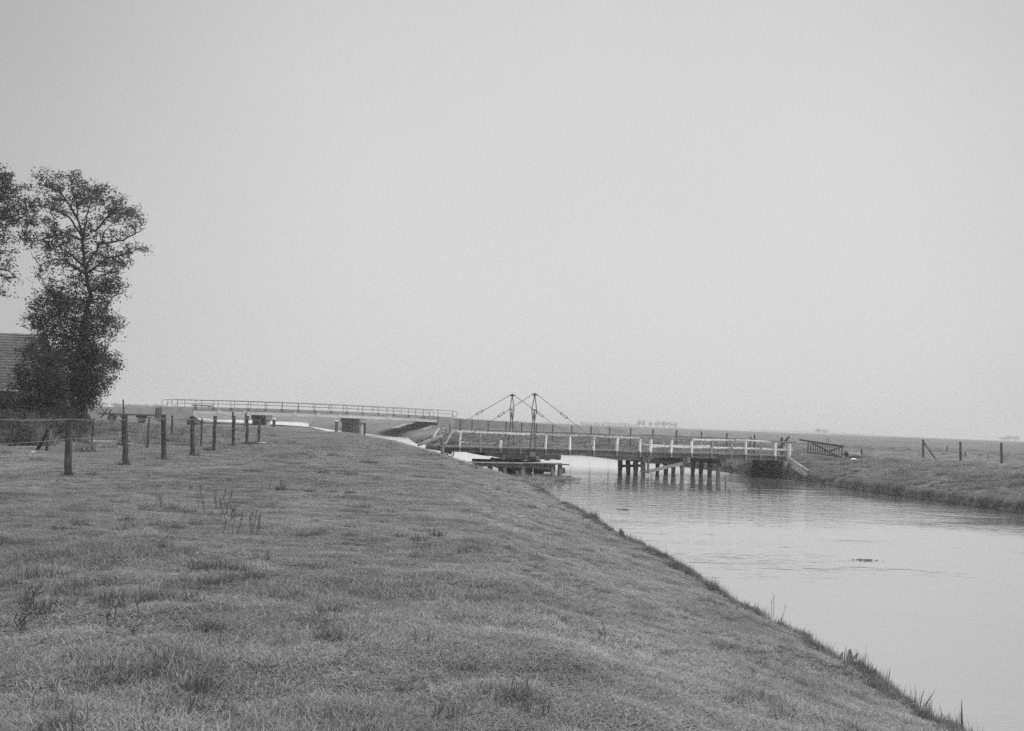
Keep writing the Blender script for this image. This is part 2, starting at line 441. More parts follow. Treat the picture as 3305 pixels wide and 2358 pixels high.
# ------------------------------------------------------------------ concrete road bridge
def cb(s, v, z): p = CB_A + CB_U*s + CB_V*v; return np.array([p[0], p[1], z])
def cbz(s): t = s/CB_LEN; return 3.33 + .24*(1-(2*t-1)**2)
def cb_s(px): # station on the near face under a picture column
    d = ray(px, 1340.0); n = np.array([CB_V[0], CB_V[1], 0]); p = EYE + d*(np.dot(np.array([*CB_A, 0])-EYE, n)/np.dot(d, n))
    return float(np.dot(p[:2]-CB_A, CB_U))
CBW = 10.0
def concrete_bridge():
    t = thing('concrete_bridge', 'pale concrete road bridge with thin looped iron railings, far across the canal', 'bridge', cb(CB_LEN/2, CBW/2, 0))
    ST = np.linspace(cb_s(622), cb_s(1412), 19)
    m = MB()
    for a, b in zip(ST[:-1], ST[1:]):
        z0, z1 = cbz(a), cbz(b)
        m.hexa([cb(a, -.3, z0-.36), cb(b, -.3, z1-.36), cb(b, CBW+.3, z1-.36), cb(a, CBW+.3, z0-.36),
                cb(a, -.3, z0), cb(b, -.3, z1), cb(b, CBW+.3, z1), cb(a, CBW+.3, z0)])
    part('deck', m, M['concrete'], t)
    for v in (.02, 3.4, 6.6, 9.98):
        m = MB()
        for a, b in zip(ST[:-1], ST[1:]):
            z0, z1 = cbz(a)-.362, cbz(b)-.362
            m.hexa([cb(a, v-.22, z0-.6), cb(b, v-.22, z1-.6), cb(b, v+.22, z1-.6), cb(a, v+.22, z0-.6),
                    cb(a, v-.22, z0), cb(b, v-.22, z1), cb(b, v+.22, z1), cb(a, v+.22, z0)])
        if v < 1:
            for px in (706, 789, 950, 1025, 1097, 1256, 1331):
                s = cb_s(px)
                z = cbz(s)-.364
                m.hexa([cb(s-.28, -.25, z-.56), cb(s+.28, -.25, z-.56), cb(s+.28, -.2, z-.56), cb(s-.28, -.2, z-.56),
                        cb(s-.28, -.28, z), cb(s+.28, -.28, z), cb(s+.28, -.2, z), cb(s-.28, -.2, z)])
        part('girder', m, M['concrete_pale'], t)
    for px, cols in ((868, 5), (1171, 5)):
        s = cb_s(px); m = MB(); z = cbz(s)-.965
        m.hexa([cb(s-.45, -.1, z-.62), cb(s+.45, -.1, z-.62), cb(s+.45, CBW+.1, z-.62), cb(s-.45, CBW+.1, z-.62),
                cb(s-.45, -.1, z), cb(s+.45, -.1, z), cb(s+.45, CBW+.1, z), cb(s-.45, CBW+.1, z)])
        cap = part('pier_cap', m, M['concrete'], t)
        for k in range(cols):
            v = .35 + (CBW-.7)*k/(cols-1); m = MB()
            m.tube([cb(s, v, -1.4), cb(s, v, z-.622)], .33, 12)
            part('column', m, M['concrete'], cap, smooth=True)
    for s0, s1 in ((cb_s(522), cb_s(620)), (cb_s(1413), cb_s(1464))):
        m = MB(); z0, z1 = cbz(s0)+.0, cbz(s1)
        m.hexa([cb(s0, -.36, .6), cb(s1, -.36, .6), cb(s1, CBW+.36, .6), cb(s0, CBW+.36, .6),
                cb(s0, -.36, z0), cb(s1, -.36, z1), cb(s1, CBW+.36, z1), cb(s0, CBW+.36, z0)])
        part('abutment', m, M['concrete'], t)
    # sloping paved revetment under the right end
    m = MB(); sa, sb = cb_s(1394), cb_s(1341)
    m.prism([cb(sa, -.7, 1.95), cb(sb, -.7, .95), cb(sb, -.7, -1.2), cb(sa+1.2, -.7, -1.2), cb(sa+1.2, -.7, 1.95)], tuple(np.append(CB_V*(CBW+3.5), 0)))
    part('paved_slope', m, M['concrete'], t)
    # railings: 18 posts a side, a top and a middle tube, a loop at each end
    n = 18
    for v in (0.0, CBW):
        ss = np.linspace(cb_s(571), cb_s(1460), n)
        m = MB(); H = .98
        def loop(s0, sg):
            z = cbz(s0); r = .44; P = []
            for k in range(0, 15):
                a = math.pi/2 - sg*0 + k/14*math.pi*1.45
                P.append(cb(s0 + sg*(.55 - .0) + sg*(-math.cos(a))*r*1.0*(-1) * -1, v, z + H - r + math.sin(a)*r))
            return P
        for j, rz in enumerate((H, .50)):
            P = [cb(s, v, cbz(s)+rz) for s in ss]
            m.tube(P, .045 if j == 0 else .03, 6)
        for s0, sg in ((ss[0], -1), (ss[-1], 1)):
            z = cbz(s0); r = .43
            P = [cb(s0, v, z+H)] + [cb(s0 + sg*(.42 + math.sin(a)*r), v, z+H-r + math.cos(a)*r) for a in np.linspace(0, math.pi*1.45, 14)] + [cb(s0, v, z+.45)]
            m.tube(P, .04, 6)
        rl = part('railing', m, M['rail_iron'], t)
        pm = None
        for k, s in enumerate(ss):
            if pm is None:
                m = MB(); m.beam(cb(s, v, cbz(s)-.3), cb(s, v, cbz(s)+H-.05), .07, .07, (CB_V[0], CB_V[1], 0)); m.beam(cb(s, v-.1 if v == 0 else v+.1, cbz(s)-.30), cb(s, v-.1 if v == 0 else v+.1, cbz(s)+.0), .42, .5, (CB_V[0], CB_V[1], 0))
                pm = part('rail_post', m, M['rail_iron'], rl); base = cb(s, v, cbz(s))
            else:
                c = pm.copy(); COL.objects.link(c); c.parent = rl; c.location = tuple(cb(s, v, cbz(s)) - base)
    m = MB(); s0, s1 = cb_s(628), cb_s(698)
    m.beam(cb(s0, 3, cbz(s0)+.25), cb(s1, 3, cbz(s1)+.16), .3, .22)
    m.beam(cb(s0+.5, 3, cbz(s0)), cb(s0+.5, 3, cbz(s0)+.2), .3, .3); m.beam(cb(s1-.5, 3, cbz(s1)), cb(s1-.5, 3, cbz(s1)+.1), .3, .3)
    part('kerb_beam', m, M['concrete_dark'], t)
concrete_bridge()
def mooring(px, y0, y1, D, lab, w=.2):
    p = at(px, y0, D); q = at(px, y1, D); g_ = min(h1(q[0], q[1]), q[2])
    t = thing('mooring_post', lab, 'post', (p[0], p[1], g_-1.0), 'white capped mooring piles by the concrete bridge')
    m = MB(); m.tube([(p[0], p[1], g_-1.0), (p[0], p[1], p[2]-.14)], w, 10); part('pile', m, M['dark_wood'], t)
    m = MB(); m.tube([(p[0], p[1], p[2]-.14), (p[0], p[1], p[2]-.03), (p[0], p[1], p[2])], [w*1.15, w*1.15, w*.7], 10); part('cap', m, M['white_paint'], t)
mooring(1087, 1356, 1388, 140, 'dark round pile with white cap standing just left of the bridge columns')
mooring(1177, 1361, 1380, 168, 'short white capped pile behind the right bridge columns')
mooring(885, 1350, 1371, 140, 'white capped pile right of the left bridge columns')

# ------------------------------------------------------------------ wooden swing bridge
BL = np.array([-3.95, 60.0]); BR = np.array([18.2, 68.0])
BU = (BR-BL)/np.linalg.norm(BR-BL); BV = np.array([-BU[1], BU[0]])
BWD = 3.5
UP3, VP3 = np.array([BU[0], BU[1], 0]), np.array([BV[0], BV[1], 0])
def wp(u, v, z): p = BL + BU*u + BV*v; return np.array([p[0], p[1], z])
def bp(px, py, v=0.0):                          # picture position on the upright plane v metres behind the near beam
    return hit_plane(px, py, wp(0, v, 0), VP3)
def bu(px, v=0.0): return float(np.dot(bp(px, 1400, v)[:2]-BL, BU))
def zl(pairs):                                  # z along u from picture points of a line on the near plane
    P = [bp(x, y) for x, y in pairs]; us = [float(np.dot(p[:2]-BL, BU)) for p in P]; zs = [p[2] for p in P]
    return lambda u: float(np.interp(u, us, zs))
DT = zl([(1430, 1440.5), (1900, 1450.5), (2067, 1456.5), (2370, 1464.5), (2560, 1472.5)])      # deck top
BB = zl([(1430, 1456), (1810, 1468), (2067, 1475), (2215, 1477), (2399, 1483), (2560, 1487.5)])  # beam underside
RT = zl([(1440, 1386), (1713, 1398.5), (1875, 1404), (2060, 1411), (2236, 1415), (2366, 1418), (2489, 1422.5), (2570, 1426)])
U0, UJ, U1 = bu(1432), bu(2091), bu(2556)
XB = (UP3[0], UP3[1], 0)
def railpost(m, u, v, ztop, zbot, w=.165, th=.10, jit=.012):
    m.beam(wp(u, v, zbot), wp(u+random.uniform(-.02, .02), v, ztop), w*random.uniform(.9, 1.1), th, XB, jit)
def deck_mesh(ua, ub):
    m = MB(); u = ua
    while u < ub:
        w = random.uniform(.17, .23); z = DT(u)+random.uniform(-.012, .012)
        m.beam(wp(u+w/2, -.16+random.uniform(-.05, .03), z-.035), wp(u+w/2, BWD+.16+random.uniform(-.03, .05), z-.035), w-.012, .07)
        u += w
    return m
def edge_beam(ua, ub, v, th=.22):
    m = MB(); us = np.linspace(ua, ub, 8)
    for a, b in zip(us[:-1], us[1:]):
        m.hexa([wp(a, v-th/2, BB(a)), wp(b, v-th/2, BB(b)), wp(b, v+th/2, BB(b)), wp(a, v+th/2, BB(a)),
                wp(a, v-th/2, DT(a)-.075), wp(b, v-th/2, DT(b)-.075), wp(b, v+th/2, DT(b)-.075), wp(a, v+th/2, DT(a)-.075)])
    return m
def rail_line(px_pairs, v, th=.10, w=.12, dz=0.0, jit=.01):
    m = MB()
    xs_ = [p[0] for p in px_pairs]; ys_ = [p[1] for p in px_pairs]; n = max(2, int((xs_[-1]-xs_[0])/38))
    P = [bp(x, float(np.interp(x, xs_, ys_)), v)+[0, 0, dz-th/2+random.gauss(0, .012)] for x in np.linspace(xs_[0], xs_[-1], n+1)]
    for a, b in zip(P[:-1], P[1:]): m.beam(a, b+(b-a)*.012, w, th*random.uniform(.9, 1.08), (0, 0, 1), jit*.6)
    return m
SWING_POSTS = [(1484, 'paint_post', 1.0), (1549, 'worn_post', 1.0), (1615, 'paint_post', .52), (1679, 'worn_post', .97), (1760, 'paint_post', 1.0),
               (1838, 'paint_post', 1.0), (1915, 'paint_post', 1.0), (1989, 'paint_post', 1.0), (2064, 'paint_post', 1.0)]
def swing_bridge():
    t = thing('swing_bridge', 'old timber swing bridge with peeling white rails and two iron stay masts', 'bridge', wp(bu(1718), BWD/2, 0))
    part('deck', deck_mesh(U0, UJ-.03), M['deck_wood'], t)
    for v in (.05, 1.25, 2.25, BWD-.05): part('beam', edge_beam(U0+.05, UJ-.05, v), M['beam_wood'], t)
    for u in (U0+.0, UJ-.03):                    # end cross beams
        m = MB(); m.beam(wp(u, -.1, (DT(u)+BB(u))/2-.04), wp(u, BWD+.1, (DT(u)+BB(u))/2-.04), .12, DT(u)-BB(u)-.09)
        part('end_beam', m, M['beam_wood'], t)
    for px, mt, k in SWING_POSTS:                # near railing posts
        u = bu(px); m = MB(); zt = DT(u)+(RT(u)-DT(u)-.09)*k
        railpost(m, u, -.13, zt, DT(u)-.03)
        p = part('railing_post', m, M[mt], t)
        m = MB(); railpost(m, u, -.13, DT(u)-.032, BB(u)+.01, .16); part('post_foot', m, M['jetty_wood'], p)
    for px, mt in ((1484, 'worn_post'), (1549, 'worn_post'), (1679, 'worn_post'), (1838, 'worn_post'), (1989, 'worn_post'), (2064, 'worn_post')):
        u = bu(px); m = MB(); railpost(m, u, BWD+.1, RT(u)+.03, BB(u)+.05, .1, .08)
        part('railing_post', m, M[mt], t)
    # rails
    part('top_rail', rail_line([(1474, 1387.5), (1600, 1393), (1713, 1398)], -.13, .11), M['paint_rail'], t)
    part('top_rail', rail_line([(1714, 1399), (1800, 1401.5), (1880, 1403.5)], -.13, .08, .1), M['worn_rail'], t)
    part('top_rail', rail_line([(1876, 1403.6), (1970, 1406.5), (2062, 1410.5)], -.13, .09), M['worn_rail'], t)
    part('far_rail', rail_line([(1424, 1378.5), (1650, 1387.5), (1883, 1397), (2050, 1403.5)], BWD+.1, .07, .1), M['bare_rail'], t)
    part('middle_rail', rail_line([(1488, 1424.5), (1595, 1429)], BWD+.02, .07, .06), M['worn_rail'], t)
    part('middle_rail', rail_line([(1920, 1431.5), (2060, 1437)], BWD+.02, .11, .06), M['bare_rail'], t)
    m = rail_line([(1494, 1431), (1590, 1436)], BWD+.02, .22, .05); part('kick_board', m, M['grey_wood'], t)
    # iron masts and stays
    for v, X in ((-.22, dict(a=(1726, 1273), cL=(1716, 1322), cR=(1732, 1322.5), cm=(1724, 1323), jL=(1719.5, 1356), jR=(1726, 1356), fL=(1708.5, 1462), fR=(1728, 1463), sL=(1456, 1441), tL=(1610, 1345, 1627, 1332.5), sR=(1969, 1457), tR=(1809, 1336, 1827, 1351.5))),
                 (BWD+.22, dict(a=(1653.5, 1275.5), cL=(1645.5, 1320), cR=(1659.5, 1320.5), cm=(1652.5, 1321), jL=(1648.5, 1354), jR=(1655, 1354), fL=(1638, 1452), fR=(1658, 1452), sL=(1385, 1424), tL=(1543, 1344, 1560, 1332.5), sR=(1895, 1449), tR=(1733, 1333, 1750, 1345)))):
        P = lambda q: bp(q[0], q[1], v)
        m = MB()
        for f in ('fL', 'fR'): m.beam(P(X[f]), P(X['cm']), .045, .045, XB)
        m.beam(P(X['cL']), P(X['cR']), .04, .05)
        for c, j in (('cL', 'jL'), ('cR', 'jR')):
            m.beam(P(X['a']), P(X[c]), .04, .04, XB); m.beam(P(X[c]), P(X[j]), .04, .04, XB)
        a = P(X['a']); m.beam(a-UP3*.16, a+UP3*.16, .07, .09); m.beam(a-[0, 0, .1], a+[0, 0, .1], .09, .09, XB)
        # shoe that ties the mast feet to the beams
        m2 = MB(); q0, q1 = P(X['fL']), P(X['fR']); m2.beam(q0+[0, 0, -.05], q1+[0, 0, -.05], .1, .28)
        part('mast_shoe', m2, M['iron_grey'], part('mast', m, M['iron'], t))
        for sd, tb in (('sL', 'tL'), ('sR', 'tR')):
            x0, y0, x1, y1 = X[tb]
            b0, b1 = P((x0, y0)), P((x1, y1)); end, top = P(X[sd]), a + UP3*(.15 if sd == 'sR' else -.15)
            # keep the rod straight from mast head to deck
            d = end-top; L_ = np.linalg.norm(d); k0 = np.dot(b0-top, d)/L_**2; k1 = np.dot(b1-top, d)/L_**2
            ka, kb = min(k0, k1), max(k0, k1); q0, q1 = top+d*ka, top+d*kb
            m = MB(); m.tube([top, q0], .02, 5); m.tube([q1, end], .016, 5)
            st = part('stay_rod', m, M['iron_grey'], t)
            m = MB(); dn = unit(np.cross(unit(d), VP3))*.055
            m.tube([q0+dn, q1+dn], .018, 5); m.tube([q0-dn, q1-dn], .018, 5)
            m.tube([q0+dn*1.3, q0-dn*1.3], .03, 5); m.tube([q1+dn*1.3, q1-dn*1.3], .03, 5)
            part('turnbuckle', m, M['iron'], st)
    # bolster beams under the pivot, and the tapered one under the right end
    def zq(px, py): return bp(px, py)[2]
    pts = [(1563, 1461.5), (1563, 1467), (1608, 1476), (1623, 1478), (1728, 1482), (1785, 1481.5), (1802, 1484), (1809, 1482), (1809, 1468)]
    for v in (.05, BWD-.25):
        m = MB(); m.prism([bp(x, y) + VP3*(v-.13) + [0, 0, -.005] for x, y in pts], VP3*.26); part('bolster', m, M['dark_wood'], t)
    for px in (1626, 1700, 1736):
        u = bu(px); m = MB(); m.beam(wp(u, -.09, BB(u)-.22), wp(u, -.16, BB(u)-.22), .2, .30); part('bolster_block', m, M['pile_wood'], t)
    m = MB(); m.prism([bp(1905, 1471)+[0, 0, -.004], bp(1996, 1484.5), bp(2088, 1485), bp(2088, 1476)+[0, 0, -.004]], VP3*.25); part('corbel', m, M['beam_wood'], t)
    # iron end wheels
    for px, py, r in ((1437, 1460.5, .13), (1454.5, 1462.5, .20)):
        c = bp(px, py, -.05); m = MB()
        ring = [c + UP3*math.cos(a)*r + np.array([0, 0, 1])*math.sin(a)*r for a in np.linspace(0, 2*math.pi, 17)]
        m.tube(ring, .03, 6, False)
        for k in range(6):
            a = k*math.pi/3+.3; m.beam(c, c+(UP3*math.cos(a)+np.array([0, 0, 1])*math.sin(a))*r, .03, .03, XB)
        m.tube([c-VP3*.05, c+VP3*.35], .045, 8)
        part('end_wheel', m, M['iron'], t)
    m = MB(); u = bu(1445); m.beam(wp(u-.25, .1, BB(u)-.02), wp(u+.3, .1, BB(u)-.03), .2, .12); part('wheel_bracket', m, M['iron'], t)
swing_bridge()

def fixed_span():
    t = thing('fixed_bridge_span', 'fixed timber approach span on round piles with white double rails', 'bridge span', wp((UJ+U1)/2, BWD/2, 0))
    part('deck', deck_mesh(UJ+.03, U1), M['deck_wood'], t)
    for v in (.05, 1.25, 2.25, BWD-.05): part('beam', edge_beam(UJ+.05, U1-.1, v), M['beam_wood'], t)
    for k, px in enumerate((2099, 2165, 2231, 2295, 2357.6, 2405, 2453, 2500, 2546)):
        u = bu(px); m = MB(); mt = 'worn_post' if k in (3, 4, 6) else 'paint_post'
        railpost(m, u, -.13, RT(u)-.09 if px < 2480 else RT(u)-.11, DT(u)-.03, .15 if px < 2540 else .19)
        p = part('railing_post', m, M[mt], t)
        m = MB(); railpost(m, u, -.13, DT(u)-.032, BB(u)+.01, .16); part('post_foot', m, M['jetty_wood'], p)
        if px < 2460:
            m = MB(); railpost(m, u, BWD+.1, RT(u)-.06, BB(u)+.05, .12, .1); part('railing_post', m, M['worn_post'], t)
    part('top_rail', rail_line([(2094, 1409.5), (2160, 1411.5), (2232, 1415)], -.13, .10, .12), M['bare_rail'], t)
    part('top_rail', rail_line([(2234, 1415), (2300, 1416), (2366, 1418)], -.13, .09, .12), M['paint_rail'], t)
    part('top_rail', rail_line([(2378, 1417), (2440, 1420), (2488, 1422.5)], -.13, .09, .12), M['paint_rail'], t)
    part('top_rail', rail_line([(2486, 1421), (2568, 1425.5)], -.13, .09, .13), M['bare_rail'], t)
    part('middle_rail', rail_line([(2104, 1436.5), (2160, 1438), (2231, 1440)], -.05, .11, .05), M['paint_rail'], t)
    part('middle_rail', rail_line([(2233, 1440), (2300, 1441.5), (2405, 1443)], -.05, .11, .05), M['paint_rail'], t)
    part('middle_rail', rail_line([(2408, 1443), (2480, 1446), (2559, 1449.5)], -.05, .11, .05), M['paint_rail'], t)
    part('middle_rail', rail_line([(2075, 1431.5), (2150, 1434.5), (2290, 1437)], BWD+.02, .08, .05), M['paint_rail'], t)
    part('far_rail', rail_line([(2060, 1402.5), (2230, 1408), (2440, 1416)], BWD+.1, .07, .1), M['bare_rail'], t)
    # three trestles of four round piles
    for j, px in enumerate((2080, 2206, 2326)):
        u = bu(px); zt = BB(u)-.005; m = MB()
        m.beam(wp(u, -.25, zt-.16), wp(u, BWD+.2, zt-.16), .30, .32, (0, 0, 1), .01)
        cap = part('trestle_cap', m, M['dark_wood'], t)
        for k in range(4):
            v = .1 + (BWD-.35)*k/3; m = MB(); ln = random.uniform(-.07, .07); r = random.uniform(.13, .165)
            pts = [wp(u+ln*2, v, -1.5), wp(u+ln*1.2, v, -.1), wp(u+ln, v, .35), wp(u+ln*.4, v, .8), wp(u, v, zt-.325)]
            m.tube(pts, [r*.8, r*.72, r, r*1.08, r*1.05], 10, True, .05)
            part('pile', m, M['pile_wood'], cap, smooth=True)
    m = MB(); a, b = bp(2086, 1522, -.2), bp(2203, 1494.5, -.2); m.beam(a, b, .08, .2, (0, 0, 1), .012); part('brace', m, M['grey_wood'], t)
    m = MB(); m.beam(bp(1996, 1503.5, 2.9), bp(2080, 1502, 2.9), .15, .16); part('brace', m, M['dark_wood'], t)
    m = MB(); m.beam(bp(2094, 1489, .7), bp(2206, 1494, .7), .16, .22); part('waling', m, M['beam_wood'], t)
    m = MB(); m.beam(bp(2092, 1472, -.22), bp(2092, 1527, -.22), .16, .1, XB, .01); m.beam(bp(2066, 1521, -.16), bp(2094, 1522.5, -.16), .1, .12); part('clamp_block', m, M['pile_wood'], t)
    m = MB(); m.beam(bp(2222, 1474, -.24), bp(2218, 1492, -.24), .42, .1, XB, .015); part('clamp_block', m, M['jetty_wood'], t)
    m = MB(); m.beam(bp(2338, 1478, -.1), bp(2338, 1494, -.1), .2, .2, XB); part('clamp_block', m, M['dark_wood'], t)
fixed_span()

def abutment():
    ua = bu(2541)
    t = thing('timber_abutment', 'dark plank abutment wall with sloping grey wing caps under the right bridge end', 'abutment', wp(ua, BWD/2, 0))
    m = MB()
    zt = BB(ua)-.01
    for k in range(8):
        z = zt-.11-.225*k
        m.beam(wp(ua+.05+random.uniform(-.015, .015), -.1, z), wp(ua+.05+random.uniform(-.015, .015), BWD+.1, z), .08, .215)
    part('plank_wall', m, M['beam_wood'], t)
    for v in (-.05, .0+BWD*.5, BWD+.02):
        m = MB(); m.tube([wp(ua-.15, v, -1.2), wp(ua-.15, v, .6), wp(ua-.12, v, zt-.01)], [.17, .18, .18], 10, True, .04)
        part('pile', m, M['pile_wood'] if v < 1 else M['dark_wood'], t, smooth=True)
    # near wing, running down towards the camera side bank
    e0, e1 = wp(ua, -.15, 0), at_z(2607, 1552, 0.0)
    dv = unit((e1-e0)*[1, 1, 0]); L_ = np.linalg.norm((e1-e0)[:2]); n = np.cross(dv, (0, 0, 1))
    m = MB()
    for k in range(6):
        z = .0+.2*k
        ln = L_*min(1, 1.08 - (z/1.25)*.8)
        m.beam(e0+[0, 0, z-.1], e0+dv*ln+[0, 0, z-.1], .07, .19)
    m.beam(e0+[0, 0, -.35], e0+dv*L_+[0, 0, -.35], .07, .3)
    part('wing_wall', m, M['jetty_wood'], t)
    m = MB(); m.beam(at(2541, 1478, 67.2), at(2609, 1521, 65.2), .16, .20, (0, 0, 1), .02); part('wing_cap', m, M['grey_wood'], t)
    m = MB(); m.beam(at(2559, 1503, 66.6), at(2604, 1535, 65.0), .16, .18, (0, 0, 1), .02); part('wing_cap', m, M['grey_wood'], t)
    m = MB(); q = at_z(2598, 1551, 0.0); m.tube([q+[0, 0, -.8], q+[0.02, 0, .45]], .13, 9, True, .04); part('pile', m, M['pile_wood'], t)
    # far wing
    m = MB(); f0 = wp(ua, BWD+.15, 0); f1 = wp(ua-.6, BWD+2.2, 0)
    for k in range(6): m.beam(f0+[0, 0, .2*k-.1], f0+(f1-f0)*(1.05-.12*k)+[0, 0, .2*k-.1], .07, .19)
    part('wing_wall', m, M['beam_wood'], t)
    m = MB(); m.beam(f0+[0, 0, zt-.1], f1+[0, 0, .55], .16, .2, (0, 0, 1), .02); part('wing_cap', m, M['grey_wood'], t)
    m = MB(); m.tube([f1+[0, 0, -.8], f1+[0, 0, .6]], .13, 9, True, .04); part('pile', m, M['dark_wood'], t)
abutment()

def pivot_pier():
    uc = bu(1700)
    t = thing('pivot_pier', 'dark timber pivot pier with iron turning track under the swing bridge', 'bridge pier', wp(uc, BWD/2, 0))
    # two heavy sills carrying the track
    za = bp(1660, 1484.5, .3)[2]; zb = za-.22
    m = MB()
    for v in (.2, 1.75, 3.3):
        m.beam(wp(uc-2.2, v, zb), wp(uc+1.0, v, zb-.02), .3, .26)
    m.beam(wp(uc+.6, .2, zb-.13), wp(uc+1.65, .2, zb-.16), .3, .22)
    part('sill', m, M['dark_wood'], t)
    m = MB(); ring = [wp(uc, 1.75, za-.05) + UP3*math.cos(a)*1.5 + VP3*math.sin(a)*1.5 for a in np.linspace(0, 2*math.pi, 33)]
    m.tube(ring, .05, 6, False); part('track', m, M['iron'], t)
    for px in (1593, 1653, 1682, 1713, 1769):
        p = bp(px, 1481.5, .15); m = MB()
        if px in (1593, 1769): m.prism([p+UP3*-.14+[0, 0, -.08], p+UP3*.14+[0, 0, -.08], p+UP3*.05+[0, 0, .1], p-UP3*.05+[0, 0, .1]], VP3*.25)
        else: m.beam(p-UP3*.08+[0, 0, -.0], p+UP3*.08+[0, 0, -.0], .2, .16)
        part('roller', m, M['iron'], t)
    for v in (.5, 3.0):
        m = MB(); P = [bp(x, y) + VP3*v for x, y in ((1650, 1508), (1730, 1506), (1730, 1523), (1722, 1531), (1690, 1526), (1652, 1516))]
        m.prism(P, VP3*.3)
        part('bracing', m, M['dark_wood'], t)
    for du, v in ((-1.3, .6), (-.2, .5), (.9, .6), (1.4, 1.0), (-1.2, 2.9), (0, 3.0), (1.2, 2.9), (1.7, 2.2)):
        m = MB(); m.tube([wp(uc+du, v, -1.4), wp(uc+du, v, zb-.12)], .16, 9, True, .04); part('pile', m, M['dark_wood'], t)
    m = MB(); m.beam(bp(1741, 1512, .8), bp(1790, 1514, .8), .25, .35); part('waling', m, M['dark_wood'], t)
pivot_pier()
def jetty():
    J = -2.9
    P = lambda x, y, v=J: bp(x, y, v)
    t = thing('jetty', 'narrow grey plank walkway on crooked posts in front of the pivot pier', 'jetty', P(1690, 1540)*[1, 1, 0])
    m = MB()
    for (a, ya, b, yb, v, w) in ((1514, 1491.5, 1692, 1494.5, J, .34), (1690, 1494.2, 1834, 1498.3, J-.03, .36), (1522, 1490.5, 1700, 1493, J+.42, .32), (1698, 1493, 1812, 1496, J+.42, .3)):
        m.beam(P(a, ya, v), P(b, yb, v), w, .06, (0, 0, 1), .012)
    part('walkway', m, M['deck_wood'], t)
    m = MB(); m.beam(P(1526, 1498.5), P(1627, 1500), .12, .17, (0, 0, 1), .01); m.beam(P(1626, 1501), P(1792, 1504), .12, .19, (0, 0, 1), .01); part('stringer', m, M['pile_wood'], t)
    for x0, y0, x1, y1, w, mt in ((1627, 1496, 1630, 1538, .17, 'pile_wood'), (1688, 1504, 1687, 1541, .22, 'jetty_wood'), (1780, 1504, 1787, 1546, .17, 'jetty_wood'), (1808, 1499, 1805, 1547, .20, 'pile_wood')):
        a, b = P(x0, y0), P(x1, y1); b = b + (b-a)*.6
        m = MB(); m.beam(a, b, w, w, XB, .015); part('leg', m, M[mt], t)
    for x0, x1, y, v in ((1524, 1556, 1503, J+.1),):
        m = MB(); m.beam(P(x0, y, v), P(x1, y+1, v), .3, .2, (0, 0, 1), .02); part('bank_sill', m, M['dark_wood'], t)
    a = at_z(1668, 1541, 0.0)
    m = MB(); m.tube([a+[0, 0, -.6], a+[0, 0, .36]], [.11, .10], 9, True, .05)
    solo('pile_stump', m, M['jetty_wood'], 'short cut off pile standing left of the pale jetty post', 'stump', smooth=False)
    a = bp(1819, 1523, -1.0)
    m = MB(); m.prism([bp(1815, 1508, -1), bp(1823, 1509, -1), bp(1826, 1527, -1), bp(1813, 1529, -1), bp(1813, 1545, -1), bp(1808, 1545, -1), bp(1810, 1508, -1)], VP3*.35)
    solo('fender_post', m, M['dark_wood'], 'dark broad headed fender post at the right end of the jetty', 'post')
    a, b = at_z(1793, 1552, 0.05), at_z(1823, 1553, 0.05)
    m = MB(); m.tube([a, (a+b)/2, b], [.10, .12, .10], 9, True, .05)
    solo('drift_log', m, M['dark_wood'], 'dark log floating in the shallows at the foot of the jetty', 'log')
jetty()

def landing():
    t = thing('landing_railing', 'broken pale railing leaning over the left end of the swing bridge', 'railing', wp(U0-.3, 1.5, 1.2))
    def post(p_, q_, w, mt, D):
        m = MB(); a, b = at(*p_, D), at(*q_, D); m.beam(b-[0, 0, .5], a, w, w*.8, XB, .02); part('post', m, M[mt], t)
    post((1431, 1411), (1429, 1458), .17, 'grey_wood', 59.4)
    post((1423, 1411), (1425, 1456), .08, 'grey_wood', 59.5)
    post((1439, 1384), (1434, 1432), .13, 'grey_wood', 62.8)
    for a, b, w, h, mt, D0, D1 in (((1350, 1435), (1436, 1402), .1, .14, 'grey_wood', 60.5, 63), ((1398, 1412), (1419, 1382), .06, .10, 'pale_wood', 63, 64), ((1404, 1411), (1422, 1384), .05, .08, 'grey_wood', 63.4, 64.4),
                             ((1436, 1434), (1466, 1385), .05, .10, 'pale_wood', 59.7, 60.4), ((1425, 1380.5), (1448, 1384), .1, .08, 'pale_wood', 63.2, 63.4),
                             ((1440, 1411), (1462, 1397), .05, .06, 'grey_wood', 62, 62), ((1398, 1439), (1425, 1431), .2, .1, 'deck_wood', 60, 61), ((1366, 1388), (1394, 1377), .05, .06, 'grey_wood', 64, 65)):
        m = MB(); m.beam(at(*a, D0), at(*b, D1), w, h, (0, 0, 1), .012); part('rail', m, M[mt], t)
landing()

